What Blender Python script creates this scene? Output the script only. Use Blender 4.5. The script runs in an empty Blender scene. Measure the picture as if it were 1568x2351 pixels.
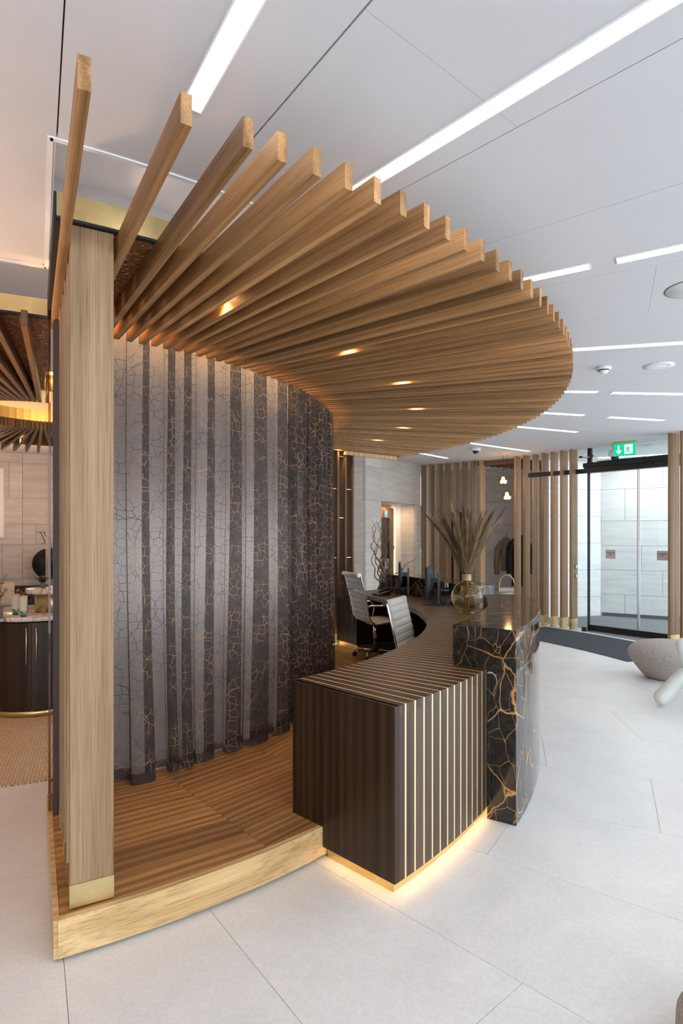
import bpy, bmesh, math, random
from mathutils import Vector, Matrix
random.seed(7)
S = bpy.context.scene
col = S.collection
R = math.radians
# ------------------------------------------------------------------ camera
CX, CY = -2.954, 5.862            # centre of the round pavilion; everything is set out on circles about it
H = 1.67
cam = bpy.data.cameras.new('camera'); camo = bpy.data.objects.new('camera', cam); col.objects.link(camo)
camo.location = (0, 0, H); camo.rotation_euler = (R(90), 0, 0)
cam.sensor_fit = 'AUTO'; cam.sensor_width = 36; cam.lens = 1361.04 / 2351 * 36
cam.shift_y = (1227.64 - 1175.5) / 2351
cam.clip_start = .05
S.camera = camo
# ------------------------------------------------------------------ sky, exposure
W = bpy.data.worlds.new('sky'); S.world = W; W.use_nodes = True
bg = W.node_tree.nodes['Background']
bg.inputs[0].default_value = (.80, .90, 1, 1); bg.inputs[1].default_value = 3.4
S.view_settings.view_transform = 'Standard'; S.view_settings.look = 'None'
S.view_settings.gamma = 1; S.view_settings.use_curve_mapping = False
S.view_settings.exposure = 0.40

# ------------------------------------------------------------------ helpers
def P(r, a, z=0): return Vector((CX + r * math.cos(R(a)), CY + r * math.sin(R(a)), z))
def L(r, a, z=0): return Vector((r * math.cos(R(a)), r * math.sin(R(a)), z))

class MB:
    def __init__(s): s.v = []; s.f = []; s.sm = []
    def add(s, vs, fs, smooth=False):
        o = len(s.v); s.v += [tuple(v) for v in vs]
        for f in fs: s.f.append([i + o for i in f]); s.sm.append(smooth)
        return s
    def hexa(s, b, t):                      # bottom quad (ccw from above), top quad
        return s.add(list(b) + list(t), [(3,2,1,0),(4,5,6,7),(0,1,5,4),(1,2,6,5),(2,3,7,6),(3,0,4,7)])
    def box(s, x0, x1, y0, y1, z0, z1):
        return s.hexa([(x0,y0,z0),(x1,y0,z0),(x1,y1,z0),(x0,y1,z0)], [(x0,y0,z1),(x1,y0,z1),(x1,y1,z1),(x0,y1,z1)])
    def sector(s, r0, r1, a0, a1, z0, z1, step=1.5, smooth=False):
        n = max(1, int(math.ceil(abs(a1 - a0) / step)))
        vs = []; fs = []
        for i in range(n + 1):
            a = a0 + (a1 - a0) * i / n
            vs += [L(r0,a,z0), L(r1,a,z0), L(r1,a,z1), L(r0,a,z1)]
        fs.append((0,1,2,3)); k = 4 * n; fs.append((k+3,k+2,k+1,k))
        ends = len(fs)
        for i in range(n):
            b = 4 * i; c = b + 4
            fs += [(b,c,c+1,b+1), (b+1,c+1,c+2,b+2), (b+2,c+2,c+3,b+3), (b+3,c+3,c,b)]
        return s.add(vs, fs)
    def slab(s, poly, z0, z1):              # prism over an xy polygon
        n = len(poly)
        vs = [(p[0], p[1], z0) for p in poly] + [(p[0], p[1], z1) for p in poly]
        fs = [tuple(range(n))[::-1], tuple(range(n, 2*n))] + [(i, (i+1)%n, n+(i+1)%n, n+i) for i in range(n)]
        return s.add(vs, fs)
    def tube(s, pts, rad, n=8, cap=True):
        pts = [Vector(p) for p in pts]; vs = []; fs = []; up = None
        rads = rad if isinstance(rad, (list, tuple)) else [rad] * len(pts)
        for i, p in enumerate(pts):
            d = (pts[min(i+1, len(pts)-1)] - pts[max(i-1, 0)]).normalized()
            if up is None:
                up = Vector((0,0,1)) if abs(d.z) < .9 else Vector((1,0,0))
            u = d.cross(up).normalized(); w = u.cross(d).normalized(); up = w
            for k in range(n):
                t = 2 * math.pi * k / n
                vs.append(p + (u * math.cos(t) + w * math.sin(t)) * rads[i])
        for i in range(len(pts) - 1):
            for k in range(n):
                fs.append((i*n+k, i*n+(k+1)%n, (i+1)*n+(k+1)%n, (i+1)*n+k))
        s.add(vs, fs, True)
        if cap:
            m = len(pts) - 1; o = len(s.v) - len(vs)
            s.f.append([o+k for k in range(n)][::-1]); s.sm.append(False)
            s.f.append([o+m*n+k for k in range(n)]); s.sm.append(False)
        return s
    def lathe(s, prof, n=32, c=(0,0,0), smooth=True, sx=1, sy=1):
        vs = []; fs = []
        for r, z in prof:
            for k in range(n):
                t = 2*math.pi*k/n
                vs.append((c[0] + sx*r*math.cos(t), c[1] + sy*r*math.sin(t), c[2] + z))
        m = len(prof)
        for i in range(m-1):
            for k in range(n):
                fs.append((i*n+k, i*n+(k+1)%n, (i+1)*n+(k+1)%n, (i+1)*n+k))
        s.add(vs, fs, smooth)
        o = len(s.v) - len(vs)
        if prof[0][0] > 1e-4: s.f.append([o+k for k in range(n)][::-1]); s.sm.append(False)
        if prof[-1][0] > 1e-4: s.f.append([o+(m-1)*n+k for k in range(n)]); s.sm.append(False)
        return s
    def mesh(s, name, mat=None):
        me = bpy.data.meshes.new(name); me.from_pydata(s.v, [], s.f)
        me.polygons.foreach_set('use_smooth', s.sm)
        if mat: me.materials.append(mat)
        me.update(); return me
    def obj(s, name, mat=None, parent=None, loc=(0,0,0), rz=0):
        return place(s.mesh(name, mat), name, parent, loc, rz)

def place(me, name, parent=None, loc=(0,0,0), rz=0):
    o = bpy.data.objects.new(name, me); col.objects.link(o)
    o.location = loc; o.rotation_euler = (0, 0, rz)
    if parent: o.parent = parent
    return o
def tag(o, label, cat, group=None):
    o['label'] = label; o['category'] = cat
    if group: o['group'] = group
    return o
def thing(name, label, cat, loc=(0,0,0), rz=0, group=None):
    return tag(place(None, name, None, loc, rz), label, cat, group)
def struct(o): o['kind'] = 'structure'; return o
def bevel(o, w=.003, seg=1):
    m = o.modifiers.new('edge', 'BEVEL'); m.width = w; m.segments = seg; m.limit_method = 'ANGLE'; return o
def lamp(name, kind, loc, power, colr, rot=(0,0,0), size=.1, spot=70, parent=None):
    d = bpy.data.lights.new(name, kind); d.energy = power; d.color = colr
    if kind == 'AREA': d.size = size
    else: d.shadow_soft_size = size
    if kind == 'SPOT': d.spot_size = R(spot); d.spot_blend = .6
    o = bpy.data.objects.new(name, d); col.objects.link(o); o.location = loc; o.rotation_euler = rot
    if parent: o.parent = parent
    return o
ORIGIN = (CX, CY, 0)

# ------------------------------------------------------------------ materials
class NT:
    def __init__(s, name):
        s.m = bpy.data.materials.new(name); s.m.use_nodes = True; s.t = s.m.node_tree
        s.b = s.t.nodes['Principled BSDF']; s.out = s.t.nodes['Material Output']
    def n(s, kind, **kw):
        x = s.t.nodes.new('ShaderNode' + kind)
        for k, v in kw.items():
            if k[0] == 'i' and k[1:].isdigit(): x.inputs[int(k[1:])].default_value = v
            else: setattr(x, k, v)
        return x
    def l(s, a, b): s.t.links.new(a, b)
    def math(s, op, a, b=None):
        x = s.n('Math', operation=op)
        for i, v in enumerate((a, b)):
            if v is None: continue
            if isinstance(v, (int, float)): x.inputs[i].default_value = v
            else: s.l(v, x.inputs[i])
        return x.outputs[0]
    def ramp(s, fac, stops):
        x = s.n('ValToRGB'); e = x.color_ramp.elements
        while len(e) < len(stops): e.new(.5)
        for i, (p, c) in enumerate(stops): e[i].position = p; e[i].color = (*c, 1) if len(c) == 3 else c
        s.l(fac, x.inputs[0]); return x.outputs[0]
    def mix(s, f, a, b, mode='MIX'):
        x = s.n('Mix', data_type='RGBA', blend_type=mode)
        for sock, v in ((x.inputs[0], f), (x.inputs[6], a), (x.inputs[7], b)):
            if isinstance(v, (int, float)): sock.default_value = v
            elif isinstance(v, tuple): sock.default_value = (*v, 1) if len(v) == 3 else v
            else: s.l(v, sock)
        return x.outputs[2]
    def coords(s, scale, rnd=True):
        tc = s.n('TexCoord'); mp = s.n('Mapping'); mp.inputs[3].default_value = scale
        if rnd:
            oi = s.n('ObjectInfo'); c = s.n('CombineXYZ')
            a = s.math('MULTIPLY', oi.outputs['Random'], 37.); b = s.math('MULTIPLY', oi.outputs['Random'], 91.)
            s.l(a, c.inputs[0]); s.l(b, c.inputs[1]); s.l(a, c.inputs[2])
            v = s.n('VectorMath', operation='ADD'); s.l(tc.outputs['Object'], v.inputs[0]); s.l(c.outputs[0], v.inputs[1])
            s.l(v.outputs[0], mp.inputs[0])
            s.rand = oi.outputs['Random']
        else: s.l(tc.outputs['Object'], mp.inputs[0])
        return mp.outputs[0]
    def noise(s, vec, scale, detail=4, rough=.55, dist=0):
        x = s.n('TexNoise'); s.l(vec, x.inputs['Vector'])
        x.inputs['Scale'].default_value = scale; x.inputs['Detail'].default_value = detail
        x.inputs['Roughness'].default_value = rough; x.inputs['Distortion'].default_value = dist
        return x.outputs[0]
    def bump(s, h, strength=.1, dist=.01):
        x = s.n('Bump'); x.inputs['Strength'].default_value = strength; x.inputs['Distance'].default_value = dist
        s.l(h, x.inputs['Height']); s.l(x.outputs[0], s.b.inputs['Normal'])
    def col(s, c): s.l(c, s.b.inputs['Base Color'])
    def set(s, **kw):
        for k, v in kw.items(): s.b.inputs[k.replace('_', ' ')].default_value = v
        return s

def plain(name, c, rough=.5, metal=0, spec=.5):
    k = NT(name); k.set(Base_Color=(*c, 1), Roughness=rough, Metallic=metal); k.b.inputs['Specular IOR Level'].default_value = spec
    v = k.coords((1,1,1), False); n = k.noise(v, 9, 3)
    k.col(k.mix(n, tuple(x * .93 for x in c), tuple(min(1, x * 1.07) for x in c)))
    return k.m
def wood(name, dark, light, axis='X', rough=.45, var=.25, fine=1., figure=1.):
    k = NT(name); k.set(Roughness=rough); k.b.inputs['Specular IOR Level'].default_value = .35
    lo, hi = .24, 15
    sc = {'X': (lo, hi, hi), 'Y': (hi, lo, hi), 'Z': (hi, hi, lo)}[axis]
    v = k.coords(sc)
    big = k.noise(v, .55 * figure, 3, .5, 1.2)
    wav = k.n('TexWave', wave_type='BANDS', bands_direction={'X': 'Y', 'Y': 'X', 'Z': 'X'}[axis]); k.l(v, wav.inputs['Vector'])
    wav.inputs['Scale'].default_value = .35; wav.inputs['Distortion'].default_value = 9; wav.inputs['Detail'].default_value = 3; wav.inputs['Detail Scale'].default_value = .6
    f1 = k.noise(v, 5 * fine, 6, .65, .3)
    f2 = k.noise(v, 17 * fine, 3, .6)
    m = k.math('ADD', k.math('MULTIPLY', big, .55), k.math('MULTIPLY', f1, .45))
    m = k.math('ADD', k.math('MULTIPLY', m, .8), k.math('MULTIPLY', wav.outputs[1], .2))
    c = k.ramp(m, [(.3, dark), (.66, light)])
    pore = k.ramp(f2, [(.36, (.62,.58,.54)), (.5, (1,1,1))])
    c = k.mix(.75, c, pore, 'MULTIPLY')
    vv = k.math('ADD', k.math('MULTIPLY', k.rand, var), 1 - var * .5)
    h = k.n('HueSaturation'); k.l(c, h.inputs['Color']); k.l(vv, h.inputs['Value'])
    k.col(h.outputs[0]); k.bump(f2, .12, .002)
    return k.m
def emit(name, c, s):
    k = NT(name); k.set(Base_Color=(*c, 1), Emission_Strength=s, Roughness=.6); k.b.inputs['Emission Color'].default_value = (*c, 1); return k.m
def metal(name, c, rough=.3, mott=.25):
    k = NT(name); k.set(Metallic=1., Roughness=rough)
    v = k.coords((1,1,1)); n = k.noise(v, 5, 6, .65, .6)
    k.col(k.ramp(n, [(.3, tuple(x * (1 - mott) for x in c)), (.7, c)])); 
    k.l(k.math('ADD', k.math('MULTIPLY', n, .25), rough - .1), k.b.inputs['Roughness'])
    return k.m

M = {}
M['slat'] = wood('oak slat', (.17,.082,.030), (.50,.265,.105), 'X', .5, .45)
M['islat'] = wood('darkened oak slat', (.09,.045,.02), (.24,.13,.06), 'X', .5, .3)  # slat oak with its colour darkened to offset the warm lounge lamps
M['post'] = wood('pale walnut post', (.23,.135,.068), (.50,.335,.185), 'Z', .5, .12, .7, .6)
M['darkpost'] = wood('dark stained post', (.05,.032,.026), (.12,.08,.065), 'Z', .5, .1)
M['screen'] = wood('oak screen post', (.21,.115,.05), (.43,.265,.135), 'Z', .5, .3)
M['screen_shade'] = wood('shaded oak screen post', (.07,.035,.015), (.17,.095,.045), 'Z', .45, .2)  # screen oak darkened in colour so the far post faces read as shaded
M['plank'] = wood('oak plank', (.20,.085,.028), (.54,.275,.10), 'Y', .36, .34, .5, .40)
M['riser'] = wood('oak riser', (.50,.305,.125), (.74,.51,.25), 'Y', .4, .05, .5, .5)
M['wenge'] = wood('dark oak', (.012,.006,.0035), (.050,.024,.012), 'Z', .36, .1)
M['stave'] = wood('dark stave', (.036,.018,.010), (.105,.056,.031), 'X', .38, .25)
M['stavez'] = wood('dark stave upright', (.038,.021,.014), (.11,.064,.042), 'Z', .38, .25)
M['brass'] = metal('brushed brass', (.80,.63,.31), .30)
M['inlay'] = metal('brass inlay', (.95,.77,.42), .52, .08); M['inlay'].node_tree.nodes['Principled BSDF'].inputs['Metallic'].default_value = .65
M['chrome'] = metal('chrome', (.85,.86,.88), .1, .04)
M['steel'] = metal('brushed steel', (.6,.6,.62), .35, .1)
M['black'] = plain('black lacquer', (.012,.011,.011), .35)
M['blackmat'] = plain('matt black', (.015,.015,.016), .7)
M['white'] = plain('white paint', (.74,.73,.74), .7)
M['trimw'] = plain('white metal trim', (.85,.85,.86), .4)
M['plastic'] = plain('white plastic', (.75,.75,.76), .4)
M['grout'] = plain('grey joint', (.42,.40,.385), .8)
M['gapdark'] = plain('dark shadow joint', (.10,.10,.10), .8)
M['cream'] = plain('cream leather', (.50,.48,.44), .45)
M['taupe'] = None
M['linen'] = plain('linen', (.50,.42,.33), .9)
M['coat_tan'] = plain('tan wool', (.18,.13,.09), .9)
M['coat_black'] = plain('black wool', (.008,.008,.009), .95)
M['shell'] = plain('pale resin', (.66,.69,.65), .35)
M['pot'] = plain('grey clay', (.16,.16,.17), .7)
M['leaf'] = plain('eucalyptus leaf', (.03,.075,.045), .6)
M['leaf_grey'] = plain('grey leaf', (.16,.15,.12), .7)
M['copper'] = plain('copper leaf', (.22,.075,.025), .5)
M['navy'] = plain('navy cloth', (.02,.025,.04), .8)
M['led'] = emit('led diffuser', (1,.96,.91), 9)
M['warm'] = emit('warm lamp', (1,.62,.24), 18)
M['cove'] = emit('warm led tape', (1,.60,.24), 14)
M['cove2'] = emit('warm led tape bright', (1,.62,.28), 40)
M['globe'] = emit('lamp bulb', (1,.66,.28), 5)
M['screenblue'] = emit('blue lcd', (.02,.12,1), 2.5)
M['exit'] = emit('exit green', (.0,.42,.22), .8)
M['exitw'] = emit('exit white', (.8,1,.92), 1.0)
M['green'] = plain('green plastic', (.0,.25,.17), .4)
M['red'] = plain('red plastic', (.55,.06,.05), .4)

def floor_mat():
    k = NT('limestone tile'); k.set(Roughness=.36); k.b.inputs['Specular IOR Level'].default_value = .4
    v = k.coords((1,1,1)); a = k.noise(v, 2.2, 8, .65, .8); b = k.noise(v, 60, 3)
    c = k.ramp(a, [(.3, (.70,.69,.68)), (.7, (.80,.79,.78))])
    c = k.mix(.10, c, k.ramp(b, [(.4, (.4,.38,.36)), (.6, (.8,.8,.8))]))
    vo = k.n('TexVoronoi', feature='DISTANCE_TO_EDGE'); dv = k.n('VectorMath', operation='ADD'); k.l(v, dv.inputs[0])
    nc = k.n('TexNoise'); k.l(v, nc.inputs['Vector']); nc.inputs['Scale'].default_value = 3; k.l(nc.outputs[1], dv.inputs[1]); k.l(dv.outputs[0], vo.inputs['Vector']); vo.inputs['Scale'].default_value = .9
    crack = k.math('MULTIPLY', k.math('LESS_THAN', vo.outputs[0], .003), k.math('GREATER_THAN', a, .6))
    c = k.mix(k.math('MULTIPLY', crack, .12), c, (.35,.28,.22))
    k.col(c); k.l(k.math('ADD', k.math('MULTIPLY', a, .2), .26), k.b.inputs['Roughness']); return k.m
M['tile'] = floor_mat()
def ceil_mat():
    k = NT('acoustic ceiling board'); k.set(Roughness=.85)
    v = k.coords((1,1,1)); b = k.noise(v, 160, 2); a = k.noise(v, 2, 3)
    k.col(k.mix(a, (.62,.61,.622), (.67,.66,.672))); k.bump(b, .15, .002); return k.m
M['ceil'] = ceil_mat()
def stone_mat():
    k = NT('veined limestone'); k.set(Roughness=.5)
    v = k.coords((1.2,1.2,14)); a = k.noise(v, 1.3, 6, .6, .5)
    c = k.ramp(a, [(.3, (.49,.44,.395)), (.7, (.65,.60,.55))])
    vv = k.math('ADD', k.math('MULTIPLY', k.rand, .14), .93)
    h = k.n('HueSaturation'); k.l(c, h.inputs['Color']); k.l(vv, h.inputs['Value']); k.col(h.outputs[0]); return k.m
M['stone'] = stone_mat()
def white_stone():
    k = NT('white travertine'); k.set(Roughness=.5)
    v = k.coords((1.2,1.2,12)); a = k.noise(v, 1.3, 6, .6, .5)
    k.col(k.ramp(a, [(.3, (.66,.66,.66)), (.7, (.80,.80,.79))])); return k.m
M['wstone'] = white_stone()
def marble(name, base, vein, base2, sc=1.5, rough=.07, wide=.02):
    k = NT(name); k.set(Roughness=rough)
    v = k.coords((1,1,1), False)
    nz = k.n('TexNoise'); k.l(v, nz.inputs['Vector']); nz.inputs['Scale'].default_value = 2.2; nz.inputs['Detail'].default_value = 6
    d = k.n('VectorMath', operation='MULTIPLY_ADD'); k.l(nz.outputs[1], d.inputs[0]); d.inputs[1].default_value = (.20,.20,.20); k.l(v, d.inputs[2])
    mask = k.ramp(k.noise(v, 1.9, 4), [(.30, (0,0,0)), (.46, (1,1,1))])
    def veins(scale, w, rot):
        mp = k.n('Mapping'); mp.inputs[2].default_value = rot; mp.inputs[3].default_value = (1, 1, .55); k.l(d.outputs[0], mp.inputs[0])
        vo = k.n('TexVoronoi', feature='DISTANCE_TO_EDGE'); k.l(mp.outputs[0], vo.inputs['Vector']); vo.inputs['Scale'].default_value = scale
        return k.ramp(vo.outputs[0], [(0, (1,1,1)), (w, (0,0,0))])
    v1 = veins(sc * 2.3, wide, (.5,.3,.2)); v2 = veins(sc * 5.2, wide * .9, (.1,.8,.4))
    f = k.math('MAXIMUM', k.math('MULTIPLY', v1, k.math('ADD', k.math('MULTIPLY', mask, .85), .12)), k.math('MULTIPLY', k.math('MULTIPLY', v2, mask), .8))
    fl = k.noise(v, 26, 5, .75)
    b = k.ramp(fl, [(.42, base), (.72, base2)])
    vc = k.ramp(k.noise(v, 3.1, 3), [(.35, vein), (.62, tuple(min(1, x * 1.15) for x in vein)), (.72, (.75,.68,.58))])
    k.col(k.mix(f, b, vc)); return k.m
M['marble'] = marble('black gold marble', (.008,.007,.006), (.62,.31,.085), (.032,.028,.025), 2.1, .07, .017)
M['wmarble'] = marble('white grey marble', (.62,.56,.52), (.12,.12,.14), (.72,.68,.64), 2.2, .1, .06)
def cork():
    k = NT('speckled cork board'); k.set(Roughness=.85)
    v = k.coords((1,1,1), False); a = k.noise(v, 38, 5, .7)
    c = k.ramp(a, [(.38, (.075,.026,.006)), (.62, (.36,.145,.035))])
    mp = k.n('Mapping'); mp.inputs[2].default_value = (0,0,.5); mp.inputs[3].default_value = (34, 90, 60); k.l(v, mp.inputs[0])
    vo = k.n('TexVoronoi'); k.l(mp.outputs[0], vo.inputs['Vector']); vo.inputs['Scale'].default_value = 1
    sp = k.math('LESS_THAN', vo.outputs[0], .26)
    cc = k.n('SeparateColor'); k.l(vo.outputs[1], cc.inputs[0]); sp = k.math('MULTIPLY', sp, k.math('GREATER_THAN', cc.outputs[0], .6))
    k.col(k.mix(sp, c, (.75,.70,.62))); k.bump(a, .6, .01); return k.m
M['cork'] = cork()
def boucle():
    k = NT('taupe boucle'); k.set(Roughness=.95)
    v = k.coords((1,1,1), False); a = k.noise(v, 120, 4, .7)
    k.col(k.ramp(a, [(.35, (.24,.195,.165)), (.65, (.56,.50,.455))])); k.bump(a, .5, .01); return k.m
M['taupe'] = boucle()
def rugm():
    k = NT('woven sisal'); k.set(Roughness=.95)
    v = k.coords((1,1,1), False); b = k.n('TexBrick'); mp = k.n('Mapping'); mp.inputs[2].default_value = (0,0,.2); k.l(v, mp.inputs[0]); k.l(mp.outputs[0], b.inputs['Vector'])
    b.inputs['Color1'].default_value = (.56,.40,.26,1); b.inputs['Color2'].default_value = (.66,.50,.34,1); b.inputs['Mortar'].default_value = (.22,.14,.08,1)
    b.inputs['Scale'].default_value = 22; b.inputs['Mortar Size'].default_value = .05; b.inputs['Brick Width'].default_value = .6; b.inputs['Row Height'].default_value = .45
    k.col(b.outputs[0]); k.bump(b.outputs[1], .4, .004); return k.m
M['rug'] = rugm()
def mat_carpet():
    k = NT('entrance matting'); k.set(Roughness=.95)
    v = k.coords((1,1,1), False); a = k.noise(v, 90, 4, .8)
    k.col(k.ramp(a, [(.35, (.018,.021,.026)), (.7, (.085,.098,.115))])); k.bump(a, .5, .01); return k.m
M['mat'] = mat_carpet()
def glass(name, tint, trans=.88, rough=.0, body=None, bodyf=0.):
    k = NT(name); t = k.t
    tr = k.n('BsdfTransparent'); tr.inputs[0].default_value = (*tint, 1)
    gl = k.n('BsdfGlossy'); gl.inputs['Roughness'].default_value = rough; gl.inputs[0].default_value = (1,1,1,1)
    fr = k.n('Fresnel'); ge = k.n('NewGeometry'); k.l(k.math('ADD', k.math('MULTIPLY', ge.outputs['Backfacing'], .69 - 1.45), 1.45), fr.inputs[0])
    mx = k.n('MixShader'); k.l(fr.outputs[0], mx.inputs[0]); k.l(tr.outputs[0], mx.inputs[1]); k.l(gl.outputs[0], mx.inputs[2])
    k.l(mx.outputs[0], k.out.inputs[0]); return k.m
M['glass'] = glass('clear glass', (.93,.96,.95))
M['bronze'] = glass('bronze glass', (.62,.45,.32))
M['amber'] = glass('smoked amber glass', (.80,.68,.46))
def frost():
    k = NT('frosted backing panel')
    d = k.n('BsdfDiffuse'); d.inputs[0].default_value = (.84,.83,.84,1)
    t = k.n('BsdfTranslucent'); t.inputs[0].default_value = (.84,.83,.84,1)
    mx = k.n('MixShader'); mx.inputs[0].default_value = .55; k.l(d.outputs[0], mx.inputs[1]); k.l(t.outputs[0], mx.inputs[2]); k.l(mx.outputs[0], k.out.inputs[0]); return k.m
M['frost'] = frost()
def curtain_mat():
    k = NT('sheer curtain with stitched net')
    uv = k.n('UVMap'); uv.uv_map = 'cloth'
    def cells(scale, w, r=1.):
        vo = k.n('TexVoronoi', feature='DISTANCE_TO_EDGE', voronoi_dimensions='2D'); k.l(uv.outputs[0], vo.inputs['Vector'])
        vo.inputs['Scale'].default_value = scale; vo.inputs['Randomness'].default_value = r
        return k.math('LESS_THAN', vo.outputs[0], w)
    big = cells(17.5, .019, .72); fine = cells(60, .035, 1.)
    se = k.n('SeparateXYZ'); k.l(uv.outputs[0], se.inputs[0])
    # arcs of thicker stitching: big circles
    vo2 = k.n('TexVoronoi', feature='F1', voronoi_dimensions='2D'); k.l(uv.outputs[0], vo2.inputs['Vector']); vo2.inputs['Scale'].default_value = 2.3
    arc = k.math('LESS_THAN', k.math('ABSOLUTE', k.math('SUBTRACT', k.math('FRACT', k.math('MULTIPLY', vo2.outputs[0], 2.2)), .5)), .006)
    thread = k.math('MAXIMUM', big, arc)
    hem = k.math('LESS_THAN', se.outputs[1], .055)
    nz = k.noise(uv.outputs[0], 7, 2)
    tc = k.ramp(nz, [(.42, (.028,.019,.014)), (.56, (.46,.27,.12))])
    cc = k.mix(thread, (.044,.031,.029), tc)
    k.col(cc); k.set(Roughness=.7); k.b.inputs['Specular IOR Level'].default_value = .3
    op = k.math('MAXIMUM', k.math('MULTIPLY', fine, .70), .50)
    op = k.math('MAXIMUM', op, k.math('MULTIPLY', hem, .86))
    op = k.math('MAXIMUM', op, k.math('MULTIPLY', thread, .97))
    k.l(op, k.b.inputs['Alpha']); return k.m
M['curtain'] = curtain_mat()
def plume_mat():
    k = NT('dried pampas'); k.set(Roughness=.9)
    v = k.coords((1,1,1)); n = k.noise(v, 20, 3)
    c = k.ramp(k.math('ADD', k.math('MULTIPLY', n, .5), k.math('MULTIPLY', k.rand, .5)), [(.22, (.075,.048,.036)), (.55, (.26,.17,.10)), (.80, (.52,.37,.20))]); k.col(c); return k.m
M['plume'] = plume_mat()
M['twig'] = plain('willow twig', (.20,.12,.07), .8)
M['sticker'] = plain('satin plate', (.55,.48,.43), .5)
M['ink'] = plain('black ink', (.01,.01,.01), .6)
M['cup'] = None
def cupm():
    k = NT('paper cup print'); k.set(Roughness=.7)
    tc = k.n('TexCoord'); se = k.n('SeparateXYZ'); k.l(tc.outputs['Object'], se.inputs[0])
    n = k.noise(tc.outputs['Object'], 90, 2)
    f = k.math('MULTIPLY', k.math('LESS_THAN', se.outputs[2], .062), k.math('GREATER_THAN', k.math('ADD', n, k.math('MULTIPLY', se.outputs[2], -2.2)), .40))
    k.col(k.mix(f, (.62,.56,.46), (.01,.10,.05))); return k.m
M['cup'] = cupm()

# ------------------------------------------------------------------ room: floor
A0, AS = -62.2, 8.5                         # first radial joint and the spacing of floor and ceiling joints
ZC = 3.17
fl = struct(MB().lathe([(0,-.08),(10.6,-.08),(10.6,-.006)], 96, smooth=False).obj('floor', M['grout'], None, ORIGIN))
fl.data.polygons  # base slab
circ = {0:[5.75], 1:[5.15,6.6], 2:[4.2,5.9], 3:[4.63,6.2], 4:[5.38,6.9], 5:[4.71,6.3], 6:[5.5], 7:[5.0,6.6], 8:[5.7], 9:[5.2,6.9], 10:[6.0], 11:[5.4], 12:[5.9]}
G = .0011
def tile_sector(k, a0, a1, bounds, mesh_name, mat, parent, z0, z1, gap, cgap):
    for r0, r1 in zip(bounds[:-1], bounds[1:]):
        mb = MB(); ni = 6 if r0 == bounds[0] else 1; no = 1
        n = ni; inner = [L(r0 + cgap, a0 + (a1 - a0) * i / n + math.degrees(gap / max(.2, r0)) * (1 if i == 0 else -1 if i == n else 0)) for i in range(n + 1)]
        n = no; outer = [L(r1 - cgap, a0 + (a1 - a0) * i / n + math.degrees(gap / r1) * (1 if i == 0 else -1 if i == n else 0)) for i in range(n + 1)]
        mb.slab([(p.x, p.y) for p in outer + inner[::-1]], z0, z1)
        mb.obj(mesh_name, mat, parent)
nsec = 42
for k in range(nsec):
    a0 = A0 + AS * k; a1 = a0 + AS if k < nsec - 1 else A0 + 360
    ins = 2.0 if not (-62.3 < a0 < 38) else 3.9
    rr = circ.get(k, [4.6 + (k * 37 % 10) * .1, 6.6])
    if 30 < a0 < 100: top = 8.9
    else: top = 8.6
    b = sorted([x for x in set([ins] + rr + [7.4 + .1 * (k % 5), top]) if x >= ins])
    if ins == 2.0: b = sorted(set(b + [3.3]))
    tile_sector(k, a0, a1, b, 'tile', M['tile'], fl, -.012, 0, G, G)
# ------------------------------------------------------------------ room: ceiling
ce = struct(MB().sector(4.06, 10.6, -180, 180, ZC + .02, ZC + .08, 5).obj('ceiling', M['gapdark'], None, ORIGIN))
for k in range(nsec):
    a0 = A0 + AS * k - .4; a1 = a0 + AS if k < nsec - 1 else A0 - .4 + 360
    pod = -63 < a0 < 37
    ins = 4.08 if pod else 2.86
    rr = {0:[6.4], 1:[5.15], 2:[6.9], 3:[4.66], 4:[5.36], 5:[6.9], 6:[6.7], 7:[7.2]}.get(k, [5 + (k * 31 % 10) * .1])
    b = sorted(set([ins] + [x for x in rr if x > ins + .2] + [7.3 + .1 * (k % 4), 10.5]))
    tile_sector(k, a0, a1, b, 'ceiling_panel', M['ceil'], ce, ZC, ZC + .02, .0035 if k < 2 else .0015, .0006)
MB().sector(2.84, 4.06, 37, 297, ZC + .02, ZC + .05, 4).obj('ceiling_backing', M['gapdark'], ce)
# raised recess over the pavilion
MB().sector(0.02, 4.3, -180, 180, 3.62, 3.66, 5).obj('recess_ceiling', M['white'], ce)
mb = MB().sector(4.09, 4.13, -62.9, 37.4, ZC + .02, 3.62, 1.5); mb.sector(2.87, 2.91, 37.4, 297.1, ZC + .02, 3.62, 1.5)
for a in (-62.9, 37.4):
    u = L(1, a); n = L(.012, a + 90)
    mb.hexa([u*2.87-n, u*4.1-n, u*4.1+n, u*2.87+n], [(u*2.87-n)+Vector((0,0,3.62)), (u*4.1-n)+Vector((0,0,3.62)), (u*4.1+n)+Vector((0,0,3.62)), (u*2.87+n)+Vector((0,0,3.62))]) if False else None
    q = [u*2.89-n, u*4.11-n, u*4.11+n, u*2.89+n]
    mb.hexa([p + Vector((0,0,ZC+.02)) for p in q], [p + Vector((0,0,3.62)) for p in q])
mb.sector(2.955, 2.97, -62.4, 38.4, 3.035, 3.62, 1.5); mb.sector(1.06, 1.08, -180, 180, 3.03, 3.62, 4)
mb.obj('recess_wall', M['white'], ce)
fill_m = emit('recess fill glow', (1,.98,.95), 7)  # hidden glowing strips, added to brighten the recess
MB().sector(3.40, 3.44, -61, 37, 3.036, 3.044, 1.5).obj('recess_fill', fill_m, ce); MB().sector(1.95, 1.98, 40, 296, 3.02, 3.028, 2).obj('recess_fill', fill_m, ce)
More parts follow.
